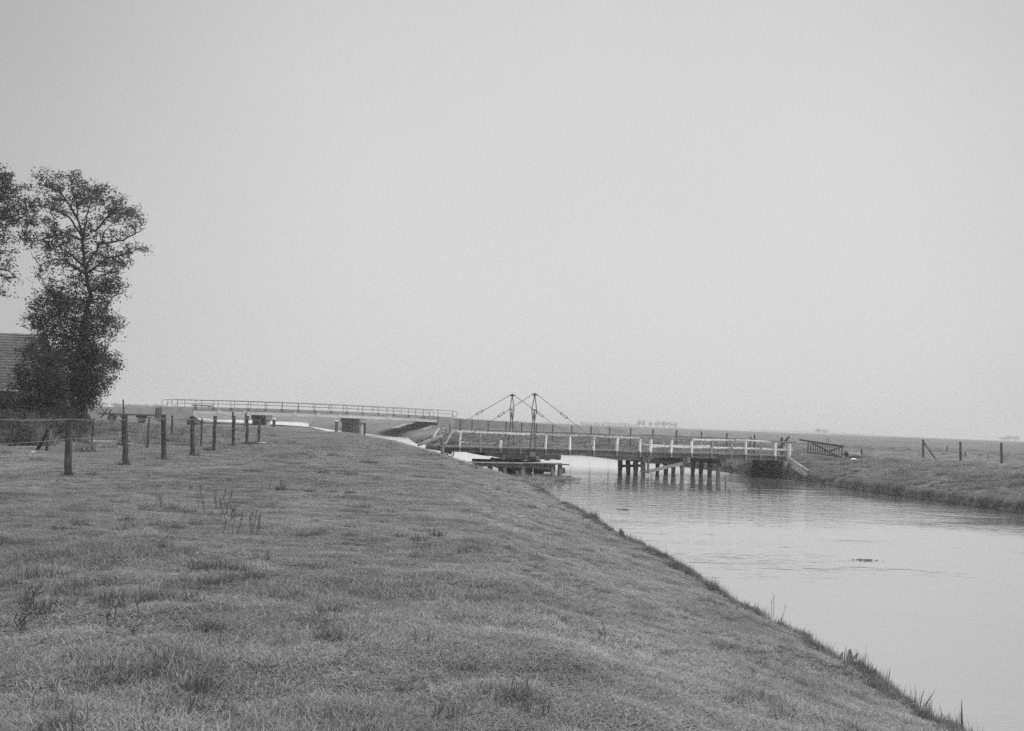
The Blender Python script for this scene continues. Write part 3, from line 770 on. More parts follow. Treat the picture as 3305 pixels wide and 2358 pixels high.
# ------------------------------------------------------------------ posts and fences
ORD = ['first', 'second', 'third', 'fourth', 'fifth', 'sixth', 'seventh', 'eighth', 'ninth', 'tenth', 'eleventh', 'twelfth', 'thirteenth',
       'fourteenth', 'fifteenth', 'sixteenth', 'seventeenth', 'eighteenth', 'nineteenth', 'twentieth']
def post_mesh(base, top, r, n=9, jit=.06):
    m = MB(); base, top = vec(base), vec(top); k = 7
    pts = [base*(1-t) + top*t + RNG.normal(0, r*.12, 3)*[1, 1, 0] for t in np.linspace(0, 1, k)]
    m.tube([base-[0, 0, .4]] + pts, [r]+[r*(1.05-.1*t) for t in np.linspace(0, 1, k-1)]+[r*.93], n, True, jit); return m
def put_post(xt, yt, xb, yb, r, lab, group, mat='post_wood', D=None, name='fence_post', cat='post'):
    b = hit(xb, yb) if D is None else at(xb, yb, D)
    t = at(xt, yt, b[1])
    solo(name, post_mesh(b, t, r), M[mat], lab, cat, group, loc=tuple(b), smooth=False)
    return b, t
GP = 'weathered posts of the pasture fence on the left'
FP = []
for (xt, yt, xb, yb, r, lab) in (
        (223, 1334, 218, 1534, .075, 'tallest and nearest dark fence post at far left, wire stapled near its flat top'),
        (401, 1339, 405, 1500, .078, 'thick crooked fence post beneath the flat farm wagon'),
        (529, 1337, 526, 1481, .072, 'fence post with wide split top just right of the farm wagon'),
        (621, 1342, 622, 1468, .070, 'straight dark fence post in front of the dark scrap heap'),
        (694, 1342, 690, 1453, .070, 'dark fence post with a broken side twig'),
        (756, 1341, 752, 1438, .068, 'paler fence post with a thin taller stake tied against it'),
        (799, 1342, 796, 1434, .066, 'dark upright fence post beside the left concrete pier'),
        (838, 1350, 835, 1431, .055, 'last slim fence post by the white boards in the grass')):
    FP.append(put_post(xt, yt, xb, yb, r, lab, GP))
put_post(752, 1328, 751, 1436, .04, 'thin stake tied to a paler fence post, rising above it', GP)
put_post(795, 1330, 788, 1392, .09, 'thick pale stake behind the last dark fence posts', 'stakes in the rough pasture', 'jetty_wood', 90, 'stake')
put_post(840, 1352, 823, 1430, .03, 'thin pale stick leaning on the last fence post', 'stakes in the rough pasture', 'jetty_wood', None, 'stake')
off = FP[0][0] + (FP[0][0]-FP[1][0])*1.05
off = np.array([off[0], off[1], h1(off[0], off[1])]); FP.insert(0, (off, off+[0, 0, 1.38]))
solo('fence_post', post_mesh(off, FP[0][1], .075), M['post_wood'], 'dark fence post beyond the left edge, carrying the wire ends', 'post', GP, loc=tuple(off))
def strand(dz, lab, r=.0038, barbs=True, last=9):
    m = MB(); pts = []
    for (b, t), (b2, t2) in zip(FP[:last-1], FP[1:last]):
        p, q = t+[.07, -.05, -dz], t2+[.07, -.05, -dz]
        L_ = np.linalg.norm(q-p); sag = .004*L_
        for k in range(10):
            s = k/10; pts.append(p*(1-s)+q*s-[0, 0, sag*4*s*(1-s)])
    pts.append(FP[last-1][1]+[.05, 0, -dz]); m.tube(pts, r, 5)
    if barbs:
        for p, q in zip(pts[:-1], pts[1:]):
            for k in range(5):
                c = p*(1-k/5)+q*(k/5); m.beam(c-[.0, 0, .02], c+[.0, .004, .02], .007, .007); m.beam(c-unit(q-p)*.006-[.02, 0, 0], c-unit(q-p)*.006+[.02, 0, .0], .007, .007)
    solo('fence_wire', m, M['wire'], lab, 'wire', 'wire strands of the left pasture fence', loc=tuple(pts[0]))
strand(.12, 'topmost barbed wire strand running along the left pasture fence')
strand(.53, 'lower sagging wire strand of the left pasture fence', .0035, False)
GB = 'thin posts of the second fence behind'
for (xt, yt, xb, yb, r, lab) in ((158, 1376, 150, 1456, .045, 'thin leaning post with strut, in front of the rough weeds'),
                            (302, 1352, 295, 1447, .042, 'thin dark post right of the nearest fence post'),
                            (482, 1350, 475, 1446, .038, 'thin leaning post right of the farm wagon'),
                            (557, 1340, 553, 1405, .06, 'slim ragged post wrapped in weeds'),
                            (652, 1350, 648, 1440, .036, 'thin dark metal-like stake standing alone between two fence posts')):
    put_post(xt, yt, xb, yb, r, lab, GB)
b = hit(117, 1450); a = at(156, 1385, hit(150, 1456)[1]-.05)
m = MB(); m.beam(b-[0, 0, .1], a, .07, .07, (0, 0, 1), .01); solo('strut', m, M['post_wood'], 'slanting strut propping the thin post by the weeds', 'strut')
put_post(398, 1289, 399, 1340, .07, 'tall lone pole rising behind the farm wagon', 'stakes in the rough pasture', 'post_wood', 92, 'pole')
for k, px in enumerate((504, 511, 518.5)):
    p, q = at(px, 1315, 140), at(px, 1339, 140); m = MB()
    m.beam(q-[0, 0, .5], p, .24 if k != 1 else .14, .16, (1, 0, 0), .02)
    solo('stake', m, M['dark_wood'], ('broad dark board', 'narrow dark board', 'dark board nearest the bridge')[k] + ' standing upright left of the concrete bridge' + ('', ', middle of three', '')[k], 'stake', 'dark boards left of the concrete bridge')

# posts along the far bank
GF = 'dark fence posts along the far bank'
LA, LBk = np.array([18.6, 80.0]), np.array([-5.7, 115.0])
for k, (px, py) in enumerate(((1487, 1352), (1524, 1354), (1576.5, 1357), (1633.6, 1360.6), (1684, 1363.4), (1732, 1366), (1784, 1370.7), (1845.6, 1372.5), (1908, 1375.4),
                              (1968, 1377.7), (2036, 1380.7), (2108, 1384.5), (2184, 1387.5), (2264, 1392), (2346, 1397.6), (2435.5, 1403))):
    d = ray(px, py); n2 = np.array([-(LBk-LA)[1], (LBk-LA)[0]]); tt = np.dot(LA, n2)/np.dot(d[:2], n2); p = EYE+d*tt
    b = np.array([p[0], p[1], max(h1(p[0], p[1]), p[2]-1.2)])
    solo('fence_post', post_mesh(b, p, .065 if px > 1700 else .075, 8), M['post_wood'], f'{ORD[k]} dark post from the left in the far bank fence behind the swing bridge rails', 'post', GF, loc=tuple(b))
put_post(2523.6, 1412, 2523, 1452, .10, 'stubby post top showing behind the right end of the bridge rail', GF, 'post_wood', 76)
put_post(2423, 1409, 2419, 1446, .06, 'short dark stake close beside the last far bank post', GF, 'post_wood', 82)
put_post(1452, 1365, 1452, 1384, .08, 'short post below the right end of the concrete bridge', GF, 'post_wood', 130)
m = MB(); m.beam(at(2548, 1408, 74), at(2512, 1447, 74), .14, .14, (0, 0, 1), .01)
solo('leaning_beam', m, M['dark_wood'], 'dark beam leaning behind the right end of the white bridge rail', 'beam')
GR = 'fence posts on the far right bank'
for xt, yt, xb, yb, r, D, lab in ((2979, 1418, 2980, 1481, .075, 76, 'tall dark post held by a slanting brace on the right bank'),
                             (3100, 1424, 3100, 1489, .075, 72, 'plain dark post, second of the tall ones on the right bank'),
                             (3231, 1428, 3234, 1493, .078, 70, 'rightmost tall dark post on the right bank'),
                             (3057, 1439, 3055, 1468, .05, 92, 'thin stake between the braced post and the next tall post'),
                             (3116, 1456, 3115, 1485, .05, 84, 'short stake just right of the second tall post'),
                             (3189, 1468, 3188, 1489, .05, 84, 'shortest stake, between the two rightmost tall posts'),
                             (2781, 1447, 2782, 1478, .06, 76, 'short dark post standing right of the concrete pipe'),
                             (2672, 1413, 2672, 1427, .05, 150, 'tiny far stake in the field above the slatted gate')):
    b = at(xb, yb, D); g_ = h1(b[0], b[1]); t = at(xt, yt, D)
    solo('fence_post', post_mesh((b[0], b[1], min(g_, b[2])), t, r, 8), M['post_wood'], lab, 'post', GR, loc=(b[0], b[1], g_))
m = MB(); b = at(3024, 1483, 74.5); m.beam(at(2983, 1428, 76), b-[0, 0, .1], .1, .1, (0, 0, 1), .01)
solo('brace', m, M['post_wood'], 'slanting brace from the tall right bank post to the ground', 'brace')
m = MB()
PW = [(at(2979, 1418, 76), .12), (at(3100, 1424, 72), .12), (at(3231, 1428, 70), .12), (at(3420, 1434, 66), .12)]
for j in range(2):
    m.tube([p-[0, 0, .12+.5*j] for p, _ in PW], .004, 4)
solo('fence_wire', m, M['wire'], 'thin wires strung between the tall posts on the right bank', 'wire', loc=tuple(PW[0][0]))
# the long line of small pickets far across the polder
GS = 'tiny far pickets along the polder road'
proto = None
NP = 112
for k in range(NP):
    s = (k + random.uniform(-.3, .3))/NP; px = 1470 + 735*s; D = 400 + 260*s
    p = at(px, 1350, D); z = h1(p[0], p[1])
    if proto is None:
        m = MB(); m.tube([(0, 0, -.3), (0, 0, .6), (0, 0, 1.15)], [.12, .12, .11], 6); me = m.mesh('far_picket'); me.materials.append(M['post_wood']); proto = True
    o = bpy.data.objects.new('fence_post', me); COL.objects.link(o); o.location = (p[0], p[1], z-.02); o.scale = (1, 1, random.choice((.8, .95, 1.05, 1.2)))
    tag(o, 'tiny grey picket in the long fence far across the polder', 'post', GS)

# ------------------------------------------------------------------ gate, pipe, wagon, litter
def gate():
    D = 72.0; P = lambda x, y, d=0.0: at(x, y, D+d)
    t = thing('field_gate', 'dark slatted wooden field gate with long top bar, tilted on the right bank', 'gate', P(2665, 1472))
    m = MB(); m.beam(P(2579, 1418.5), P(2722, 1440.5), .1, .12); part('top_bar', m, M['dark_wood'], t)
    m = MB(); m.beam(P(2604, 1459.5), P(2712, 1473.5), .07, .08); part('bottom_bar', m, M['dark_wood'], t)
    for x0, y0, x1, y1, w in ((2609, 1425, 2607, 1460, .17), (2719, 1437, 2716, 1476, .16)):
        m = MB(); m.beam(P(x0, y0, .03), P(x1, y1, .03), w, .06, (1, 0, 0)); part('stile', m, M['pile_wood'], t)
    for k in range(13):
        s = (k+.8)/14; x = 2611+s*107; m = MB(); yt = 1418.5+(x-2579)*22/143
        m.beam(P(x, yt+2, .06), P(x-1, 1460+(x-2604)*13.5/108, .06), .10, .03, (1, 0, 0)); part('slat', m, M['pile_wood'], t)
    m = MB(); m.beam(P(2622, 1430, -.05), P(2706, 1473, -.05), .05, .1); part('brace', m, M['dark_wood'], t)
    m = MB(); m.beam(P(2680, 1454, -.05), P(2716, 1442, -.05), .05, .08); part('brace', m, M['dark_wood'], t)
gate()
c0, c1 = at(2731, 1466.5, 71.5), at(2772, 1470, 72.8)
m = MB(); ax = unit(c1-c0); a_ = unit(np.cross(ax, (0, 0, 1))); b_ = np.cross(a_, ax); n = 20; V = []
for p, r in ((c0, .155), (c0, .215), (c0+ax*.12, .215), (c0+ax*.13, .19), (c1, .19), (c1, .15), (c0+ax*.01, .15)):
    V += [p + (a_*math.cos(2*math.pi*k/n)+b_*math.sin(2*math.pi*k/n))*r for k in range(n)]
m.add(V, [(i*n+k, i*n+(k+1) % n, (i+1)*n+(k+1) % n, (i+1)*n+k) for i in range(6) for k in range(n)])
solo('drain_pipe', m, M['concrete_dark'], 'short concrete drain pipe lying open ended beside the slatted gate', 'pipe', smooth=False)
def sheet(px, py, w, h, D, name, lab, cat, mt='cloth_white'):
    c = at(px, py, D); g_ = h1(c[0], c[1]); m = MB(); n = 14; V = []
    for r in (1, .6, .25):
        for k in range(n):
            a = 2*math.pi*k/n; V.append((c[0]+math.cos(a)*w*r*random.uniform(.85, 1.1), c[1]+math.sin(a)*w*.8*r*random.uniform(.8, 1.1), max(g_, c[2]-.05)+h*(1-r)+random.uniform(0, h*.3)))
    F = [(i*n+k, i*n+(k+1) % n, (i+1)*n+(k+1) % n, (i+1)*n+k) for i in range(2) for k in range(n)] + [tuple(2*n+k for k in range(n))]
    m.add(V, F); solo(name, m, M[mt], lab, cat)
sheet(2755, 1481, .27, .12, 71, 'plastic_sheet', 'white crumpled sheet on the grass in front of the pipe', 'sheet')
sheet(2968, 1476.5, .16, .08, 76, 'plastic_sheet', 'small white scrap beside the braced post on the right bank', 'sheet')
def lying(name, p, q, w, h, mt, lab, cat='plank', dz=.05):
    c = hit((p[0]+q[0])/2, (p[1]+q[1])/2); l = abs(q[0]-p[0])/F0*c[1]/2; m = MB(); d_ = np.array([l, l*(.8 if q[1] < p[1] else -.8), 0]); a, b = c-d_, c+d_
    a[2], b[2] = h1(*a[:2]), h1(*b[:2]); m.beam(a+[0, 0, dz], b+[0, 0, dz], w, h, (0, 0, 1), .006); solo(name, m, M[mt], lab, cat)
lying('board', (832, 1434), (858, 1429), .10, .05, 'pale_wood', 'long white board lying in the grass past the last fence post')
lying('board', (868, 1432), (878, 1430), .10, .07, 'pale_wood', 'short white board lying right of the long white one')
lying('branch', (300, 1437), (365, 1430), .06, .06, 'pale_wood', 'pale stripped branch lying in the rough grass behind the fence', 'branch', .12)
lying('board', (372, 1437), (425, 1440), .14, .05, 'dark_wood', 'dark plank lying in the grass behind the second fence post')
sheet(108, 1459, .09, .05, hit(108, 1460)[1], 'plastic_scrap', 'pale scrap lying at the edge of the weeds', 'scrap', 'pale_wood')
lying('stick', (1005, 1682), (1032, 1684), .04, .03, 'grey_wood', 'short pale stick lying on the open grass', 'stick', .03)
def wagon():
    D = 104.0; P = lambda x, y, d=0.0: at(x, y, D+d)
    t = thing('farm_wagon', 'dark flat farm wagon bed standing on wheels beyond the left fence', 'wagon', (*P(410, 1362)[:2], h1(*P(410, 1362)[:2])))
    zb = lambda p: h1(p[0], p[1])
    m = MB(); a, b = P(326, 1333), P(495, 1339.5)
    for d in (-.7, -.35, 0, .35, .7): m.beam(a+[0, d, 0], b+[0, d, 0], .3, .09, (0, 0, 1), .005)
    m.beam(a+[0, -.86, -.03], b+[0, -.86, -.03], .07, .14); m.beam(a+[0, .86, -.03], b+[0, .86, -.03], .07, .14)
    part('bed', m, M['dark_wood'], t)
    m = MB(); m.beam(P(374, 1347), P(381, 1338), .06, .06); m.beam(P(391, 1346), P(386, 1338), .06, .06); m.beam(P(360, 1352), P(395, 1358), .08, .08)
    m.beam(P(444, 1342), P(470, 1343), .8, .28); m.beam(P(466, 1347), P(490, 1348), .08, .08)
    part('undercarriage', m, M['iron'], t)
    for px, r, dd in ((361, .42, -.75), (361, .42, .75), (458, .36, -.7), (458, .36, .7)):
        c = P(px, 1352, dd); c[2] = zb(c)+r; m = MB()
        m.tube([c+[0, -.11, 0], c+[0, -.1, 0], c+[0, .1, 0], c+[0, .11, 0]], [r*.86, r, r, r*.86], 18)
        w = part('wheel', m, M['iron'], t); m = MB(); m.tube([c+[0, -.13, 0], c+[0, .13, 0]], r*.45, 12); part('hub', m, M['iron_grey'], w)
    m = MB()
    for x0, y0, x1, y1 in ((329, 1317, 337, 1333), (347, 1318, 337, 1334), (359, 1322, 351, 1334), (325, 1347, 340, 1331)):
        m.beam(P(x0, y0), P(x1, y1), .1, .1, (0, 0, 1), .01)
    part('stake_rack', m, M['dark_wood'], t)
wagon()
def heap():
    D = 105.0; c = at(628, 1371, D); c[2] = h1(c[0], c[1]); m = MB(); n = 16; V = []; F = []
    for i, (r, z) in enumerate(((1, -.1), (.92, .25), (.7, .52), (.4, .72), (.1, .80))):
        for k in range(n):
            a = 2*math.pi*k/n; V.append(c + [math.cos(a)*r*.75*random.uniform(.85, 1.1) - z*.35, math.sin(a)*r*.6, z*random.uniform(.85, 1.1)])
    F = [(i*n+k, i*n+(k+1) % n, (i+1)*n+(k+1) % n, (i+1)*n+k) for i in range(4) for k in range(n)] + [tuple(4*n+k for k in range(n))]
    m.add(V, F)
    t = thing('scrap_heap', 'dark rounded heap with a stick jutting out, behind the left fence', 'heap', tuple(c))
    part('mound', m, M['soil_dark'], t)
    m = MB(); m.tube([at(600, 1347, D), at(606, 1354, D), at(616, 1364, D)], .06, 6); m.tube([at(604, 1366, D), at(616, 1368, D)], .05, 6); part('stick', m, M['dark_wood'], t)
heap()
# leaning planks by the tree
for k, (p, q, mt, lab) in enumerate((((280, 1308), (304, 1356), 'grey_wood', 'pale plank leaning against the foot of the tall tree'),
                                ((273, 1313), (290, 1345), 'jetty_wood', 'greyer shorter plank behind the pale leaning plank'))):
    D = 64+k*.4; a, b = at(*p, D+.8), at(*q, D); m = MB(); m.beam(b-[0, 0, .2], a, .2, .07, (1, 0, 0), .01); solo('plank', m, M[mt], lab, 'plank', 'planks leaning by the tree')

# ------------------------------------------------------------------ barn
def barn():
    Dr, De = 86.5, 82.0
    zr, ze = at(40, 1080, Dr)[2], at(40, 1264, De)[2]
    x1 = at(150, 1100, Dr)[0]; x0 = x1-16
    t = thing('barn', 'low barn with a weathered pantile roof behind the trees at far left', 'barn', (x1-6, 88, h1(x1-6, 88)))
    nx_ = int((x1-x0)/.055); rows = 20; L_ = math.hypot(Dr-De, zr-ze); nrm = np.array([0, -(zr-ze), Dr-De])/L_
    for side in (0, 1):
        V = []; X = np.linspace(x0, x1, nx_)
        wave = .025*np.sin(2*np.pi*X/.24)
        for r_ in range(rows):
            for s, lift in ((0.0, .10), (1.0, .0)):
                f = (r_+s)/rows; y = De+(Dr-De)*f; z = ze+(zr-ze)*f
                o = lift + wave + .012*np.sin(X*1.7+r_*.6)+.006*np.sin(X*41+r_*3)
                yy = np.full(nx_, y)+o*nrm[1]; zz = z+o*nrm[2]
                if side: yy = 2*Dr-yy
                V.append(np.column_stack([X, yy, zz]))
        V = np.vstack(V); k = rows*2
        I = (np.arange(k-1)[:, None]*nx_ + np.arange(nx_-1)[None]).ravel()
        me = mesh_np('roof', V-np.array(t.location)[None], np.column_stack([I, I+1, I+1+nx_, I+nx_]))
        part('roof', me, M['tile'], t)
    m = MB(); m.tube([(x, Dr, zr+.03) for x in np.linspace(x0, x1, 40)], [.14, .125]*20, 8); part('ridge', m, M['tile'], t)
    m = MB(); zg = 1.2
    m.box((x0+.2, De+.35, zg), (x1-.3, De+.6, ze+.1)); m.box((x0+.2, 2*Dr-De-.6, zg), (x1-.3, 2*Dr-De-.35, ze+.1))
    for xx in (x0+.2, x1-.5):
        m.prism([(xx, De+.6, zg), (xx, 2*Dr-De-.6, zg), (xx, 2*Dr-De-.6, ze+.1), (xx, Dr, zr-.35), (xx, De+.6, ze+.1)], (.2, 0, 0))
    part('wall', m, M['brick'], t)
    m = MB(); m.box((x1-2.4, De+.28, 2.7), (x1-1.5, De+.345, 3.3)); w = part('window', m, M['white_paint'], t)
    m = MB(); m.box((x1-2.32, De+.26, 2.78), (x1-1.98, De+.279, 3.22)); m.box((x1-1.92, De+.26, 2.78), (x1-1.58, De+.279, 3.22)); part('pane', m, M['iron'], w)
barn()

# ------------------------------------------------------------------ trees
def leaf_cloud(C, sig, size, per, flat=.75):
    C = np.asarray(C); n = len(C)*per
    cc = np.repeat(C, per, 0); sg = np.repeat(np.asarray(sig), per)
    off_ = RNG.normal(0, 1, (n, 3)); off_ /= np.maximum(1, np.linalg.norm(off_, axis=1)/1.9)[:, None]
    P = cc + off_*sg[:, None]*[1, 1, flat]
    d = RNG.normal(0, 1, (n, 3)); d[:, 2] = d[:, 2]*.5-.35; d /= np.linalg.norm(d, axis=1)[:, None]
    b = np.cross(d, RNG.normal(0, 1, (n, 3))); b /= np.linalg.norm(b, axis=1)[:, None]
    L = (size*RNG.uniform(.6, 1.3, n))[:, None]; Wd = L*.42
    V = np.stack([P, P+d*L*.5+b*Wd*.5, P+d*L, P+d*L*.5-b*Wd*.5], 1).reshape(-1, 3)
    return V, np.arange(n*4).reshape(-1, 4)
def foliage(name, V, F, mat, parent):
    org = ORI.get(parent.name, tuple(parent.location))
    me = mesh_np(name, V-np.array(org)[None], F); me.materials.append(mat)
    a = me.attributes.new('tone', 'FLOAT', 'POINT'); a.data.foreach_set('value', np.repeat(RNG.uniform(0, 1, len(F)), 4).astype(np.float32))
    o = bpy.data.objects.new(name, me); COL.objects.link(o); o.parent = parent; ORI[o.name] = org; return o
Z2 = lambda rx, ry: (rx/1.888, 520+ry/1.888)
def tree(name, label, D, trunk, limbs, blobs, dens, leaf, mat, cat='tree', group=None, twig_sig=.2, per=26, spread=1.0, r0=.32, seedling=True):
    k = D/F0
    base = at(*Z2(*trunk[0][:2]), D); base[2] = h1(base[0], base[1])
    t = thing(name, label, cat, tuple(base), group)
    m = MB(); skel = []
    tp = [base-[0, 0, .3]] + [at(*Z2(x, y), D) + [0, random.uniform(-.15, .15), 0] for x, y in trunk[1:]]
    rr = [r0*1.25] + [r0*(1-.9*i/(len(tp)-1)) for i in range(1, len(tp))]
    def dense(P, rads, n):
        Q, q = [], []
        for i in range(len(P)-1):
            for s in np.linspace(0, 1, 5)[:-1]:
                Q.append(P[i]*(1-s)+P[i+1]*s + RNG.normal(0, .03, 3)); q.append(rads[i]*(1-s)+rads[i+1]*s)
        Q.append(P[-1]); q.append(rads[-1]); m.tube(Q, q, n, True, .05); skel.extend(zip(Q, q))
    dense(tp, rr, 10); nt = len(skel)
    part('trunk', m, M['bark'], t, smooth=True)
    m = MB()
    for li in limbs:
        dep = random.uniform(-1.6, 1.6)*spread
        P = [at(*Z2(x, y), D) + [0, dep*i/(len(li)-1), 0] for i, (x, y) in enumerate(li)]
        r1 = .075; dense(P, [r1*(1-.75*i/(len(P)-1)) for i in range(len(P))], 7)
    SK = np.array([p for p, _ in skel])
    C, S = [], []
    for (x, y, r) in blobs:
        c = at(*Z2(x, y), D); rm = r/1.888*k
        for _ in range(max(3, int(dens*rm*rm*(.72 if y < 790 else 1.15)))):
            o_ = RNG.normal(0, 1, 3); o_ = o_/np.linalg.norm(o_)*rm*random.uniform(.2, 1)**.6
            o_[1] = o_[1]*1.3*spread + random.uniform(-.9, .9)*spread
            C.append(c+o_); S.append(twig_sig*random.choice((.55, .8, 1.0, 1.3, 1.8)))
    for p, q in skel[nt:]:
        if q < .06 and random.random() < .28: C.append(p + RNG.normal(0, .38, 3)); S.append(twig_sig*random.uniform(.6, 1.2))
    C = np.array(C)
    for c in C:                                  # a twig from the nearest limb to each spray of leaves
        w = np.linalg.norm(SK-c, axis=1) + np.maximum(0, SK[:, 2]-c[2])*1.5; i = int(np.argmin(w))
        if w[i] < 5.0:
            a = SK[i]; mid = (a+c)/2 + RNG.normal(0, .12, 3) - [0, 0, .08]
            m.tube([a, mid, c], [.026, .016, .008], 4, False)
    if m.n: part('limbs', m, M['bark'], t, smooth=True)
    V, F = leaf_cloud(C, S, leaf, per); foliage('crown', V, F, M[mat], t)
    return t
BLOBS = [(250,120,48),(330,90,36),(440,90,52),(350,175,62),(470,165,72),(560,180,64),(640,185,64),(715,255,62),(800,305,62),(845,350,40),(600,260,64),(700,330,62),(775,385,42),
 (300,255,62),(215,268,50),(380,262,54),(480,250,54),(195,345,52),(300,375,56),(160,440,40),(200,490,40),(270,480,50),(370,445,50),(445,490,40),(560,400,44),(640,470,40),(330,530,42),(420,560,42),
 (310,600,36),(240,630,30),(270,695,38),(790,535,46),(855,520,30),(735,560,36),(600,560,50),(660,600,46),(620,650,58),(700,640,50),(755,640,40),(470,610,40),(395,635,40),(465,700,44),(560,700,50),(650,725,58),
 (730,740,48),(690,800,46),(620,785,46)]
BLOBS += [(520,520,34),(560,480,36),(450,540,36),(390,500,36),(660,520,36),(700,430,40),(500,380,36),(540,610,40),(600,360,36),(430,400,36),(350,450,40)]
BLOBS_MID = [(350,765,52),(300,820,60),(400,820,60),(260,880,62),(340,900,70),(215,950,50),(430,900,62),(250,1020,60),(330,1000,60),(420,1000,62),(500,880,56),(620,920,50),(660,975,50),(690,990,34),
 (600,1000,50),(640,1050,44),(560,1055,44),(540,960,44),(460,1070,56),(380,1090,60),(280,1100,60)]
BLOBS_LOW = [(470,1150,66),(400,1190,76),(500,1200,70),(600,1180,68),(650,1200,60),(695,1240,40),(420,1280,84),(540,1290,78),(620,1290,60),(655,1330,32),(430,1370,84),(540,1370,74),(590,1400,50),(635,1390,30),(520,1440,60),(430,1450,66)]
BLOBS_MID += [(600,860,40),(645,850,36),(580,930,40),(470,785,44),(440,725,40),(560,1120,44),(520,830,36),(590,760,40)]
BLOBS_LOW += [(500, y, 44) for y in range(1000, 1540, 45)] + [(330, 1200, 60), (340, 1300, 70), (360, 1420, 70), (550, 1240, 60), (580, 1340, 56)]
TR = [(500, 1560), (488, 1430), (480, 1300), (488, 1100), (520, 950), (556, 820), (528, 700), (512, 600), (496, 450), (470, 350), (462, 250), (442, 130)]
LIMBS = [[(522, 650), (562, 560), (600, 480), (600, 410), (690, 320)], [(598, 500), (700, 480), (800, 420), (840, 380)], [(532, 680), (650, 590), (780, 560), (865, 525)], [(515, 640), (430, 570), (350, 520), (270, 480)],
 [(496, 460), (430, 340), (350, 300), (240, 280)], [(500, 490), (540, 400), (580, 300), (640, 200)], [(500, 480), (380, 430), (200, 490), (140, 450)], [(525, 690), (440, 630), (400, 640)], [(470, 350), (380, 200), (260, 120)],
 [(465, 280), (520, 200), (560, 150)], [(545, 800), (640, 760), (740, 740)], [(540, 860), (430, 840), (320, 800)], [(510, 980), (380, 950), (230, 940)], [(520, 960), (610, 940), (690, 985)], [(490, 1100), (330, 1050), (240, 1020)],
 [(488, 1180), (600, 1170), (690, 1230)], [(484, 1280), (380, 1230), (300, 1180)], [(590, 260+150), (720, 300), (820, 310)], [(525, 690), (400, 600), (320, 600), (240, 630)]]
tree('tall_tree', 'tall slender dark tree with open airy top, right of the barn', 66.0, TR, LIMBS, BLOBS+BLOBS_MID+BLOBS_LOW, 50, .18, 'leaf', r0=.22)
B2 = [(0,100,70),(60,130,60),(115,150,44),(30,60,36),(40,220,76),(110,240,50),(145,285,44),(0,310,70),(80,330,60),(135,375,42),(15,390,52),(55,425,34),(35,490,32),(75,555,18),(10,600,32),(30,650,32),(80,712,20),
 (15,690,32),(12,800,26),(-80,150,90),(-90,300,90),(-180,250,90),(-60,420,70),(-150,420,90),(-80,540,60),(-180,560,90),(-60,650,50),(-40,790,36),(-160,720,80),(-260,400,90),(-260,600,90)]
L2 = [[(-200, 700), (-100, 560), (0, 470), (110, 400)], [(-200, 600), (-100, 380), (0, 250), (80, 150)], [(-195, 760), (-60, 640), (30, 660), (80, 700)], [(-205, 900), (-60, 800), (20, 800)], [(-200, 640), (-60, 560), (60, 555)], [(-200, 600), (-150, 300), (-100, 150)], [(-90, 370), (40, 330), (130, 290)]]
tree('tall_tree', 'tall tree cut by the left edge of the picture, only its drooping right side showing', 64.0,
     [(-190, 1560), (-195, 1300), (-200, 1000), (-205, 800), (-200, 600), (-190, 400), (-180, 200)], L2, B2, 50, .18, 'leaf', r0=.22)
B3 = [(160,1150,40),(200,1200,66),(290,1190,60),(300,1260,76),(140,1270,46),(200,1310,76),(320,1340,84),(110,1370,50),(170,1410,62),(280,1430,70),(360,1440,70),(220,1490,56),(330,1500,60),(110,1460,50),(200,1100,40)]
tree('elder_bush', 'broad dark elder bush in front of the barn roof, left of the tall trunk', 62.0, [(240, 1560), (240, 1480), (235, 1350), (230, 1200)],
     [[(240, 1500), (320, 1400), (340, 1300)], [(240, 1480), (160, 1380), (120, 1280)], [(238, 1400), (300, 1260), (290, 1180)]], B3, 40, .19, 'leaf_shrub', 'bush', r0=.14, spread=.8)
for k, (B, tr, D, lab) in enumerate((([(60,1480,56),(0,1490,66),(120,1500,46),(20,1420,46),(-60,1450,60),(90,1545,50),(0,1560,56)], [(40, 1600), (40, 1540), (45, 1460)], 58.0, 'low dark bush at the left edge below the barn eaves'),
                                ([(260,1540,50),(330,1560,50),(400,1530,54),(200,1560,46),(460,1540,40)], [(330, 1600), (330, 1570), (325, 1520)], 59.0, 'low spreading bush at the foot of the tall tree'),
                                ([(540,1490,36),(480,1500,40),(570,1480,26)], [(500, 1580), (500, 1540), (505, 1480)], 65.0, 'small bush beside the leaning planks'))):
    tree('low_bush', lab, D, tr, [], B, 40, .17, 'leaf_shrub', 'bush', r0=.05, spread=.6)

# distant trees, each a small copy of three crowns
far_me = []
for k in range(3):
    C = []
    for _ in range(38):
        o_ = RNG.normal(0, 1, 3); o_ = o_/np.linalg.norm(o_)*random.uniform(.2, 1)**.5; C.append([o_[0]*(1.6 if k == 2 else 1.15), o_[1], 1.45+o_[2]*(.95 if k < 2 else .75)])
    V, F = leaf_cloud(C, [.26]*len(C), .26, 22)
    m = MB(); m.tube([(0, 0, -.1), (.02, 0, .6), (0, 0, 1.5)], [.1, .08, .05], 6)
    for a in range(4): m.tube([(0, 0, .6+.15*a), (math.cos(a*1.7)*.7, math.sin(a*1.7)*.6, 1.3+.15*a)], [.04, .015], 5)
    V0 = np.vstack(m.v); F0_ = np.array([f for f in m.f if len(f) == 4])
    me = mesh_np('far_tree', np.vstack([V, V0]), np.vstack([F, F0_+len(V)]))
    a = me.attributes.new('tone', 'FLOAT', 'POINT'); a.data.foreach_set('value', RNG.uniform(0, 1, len(me.vertices)).astype(np.float32))
    me.materials.append(M['leaf_far']); far_me.append(me)
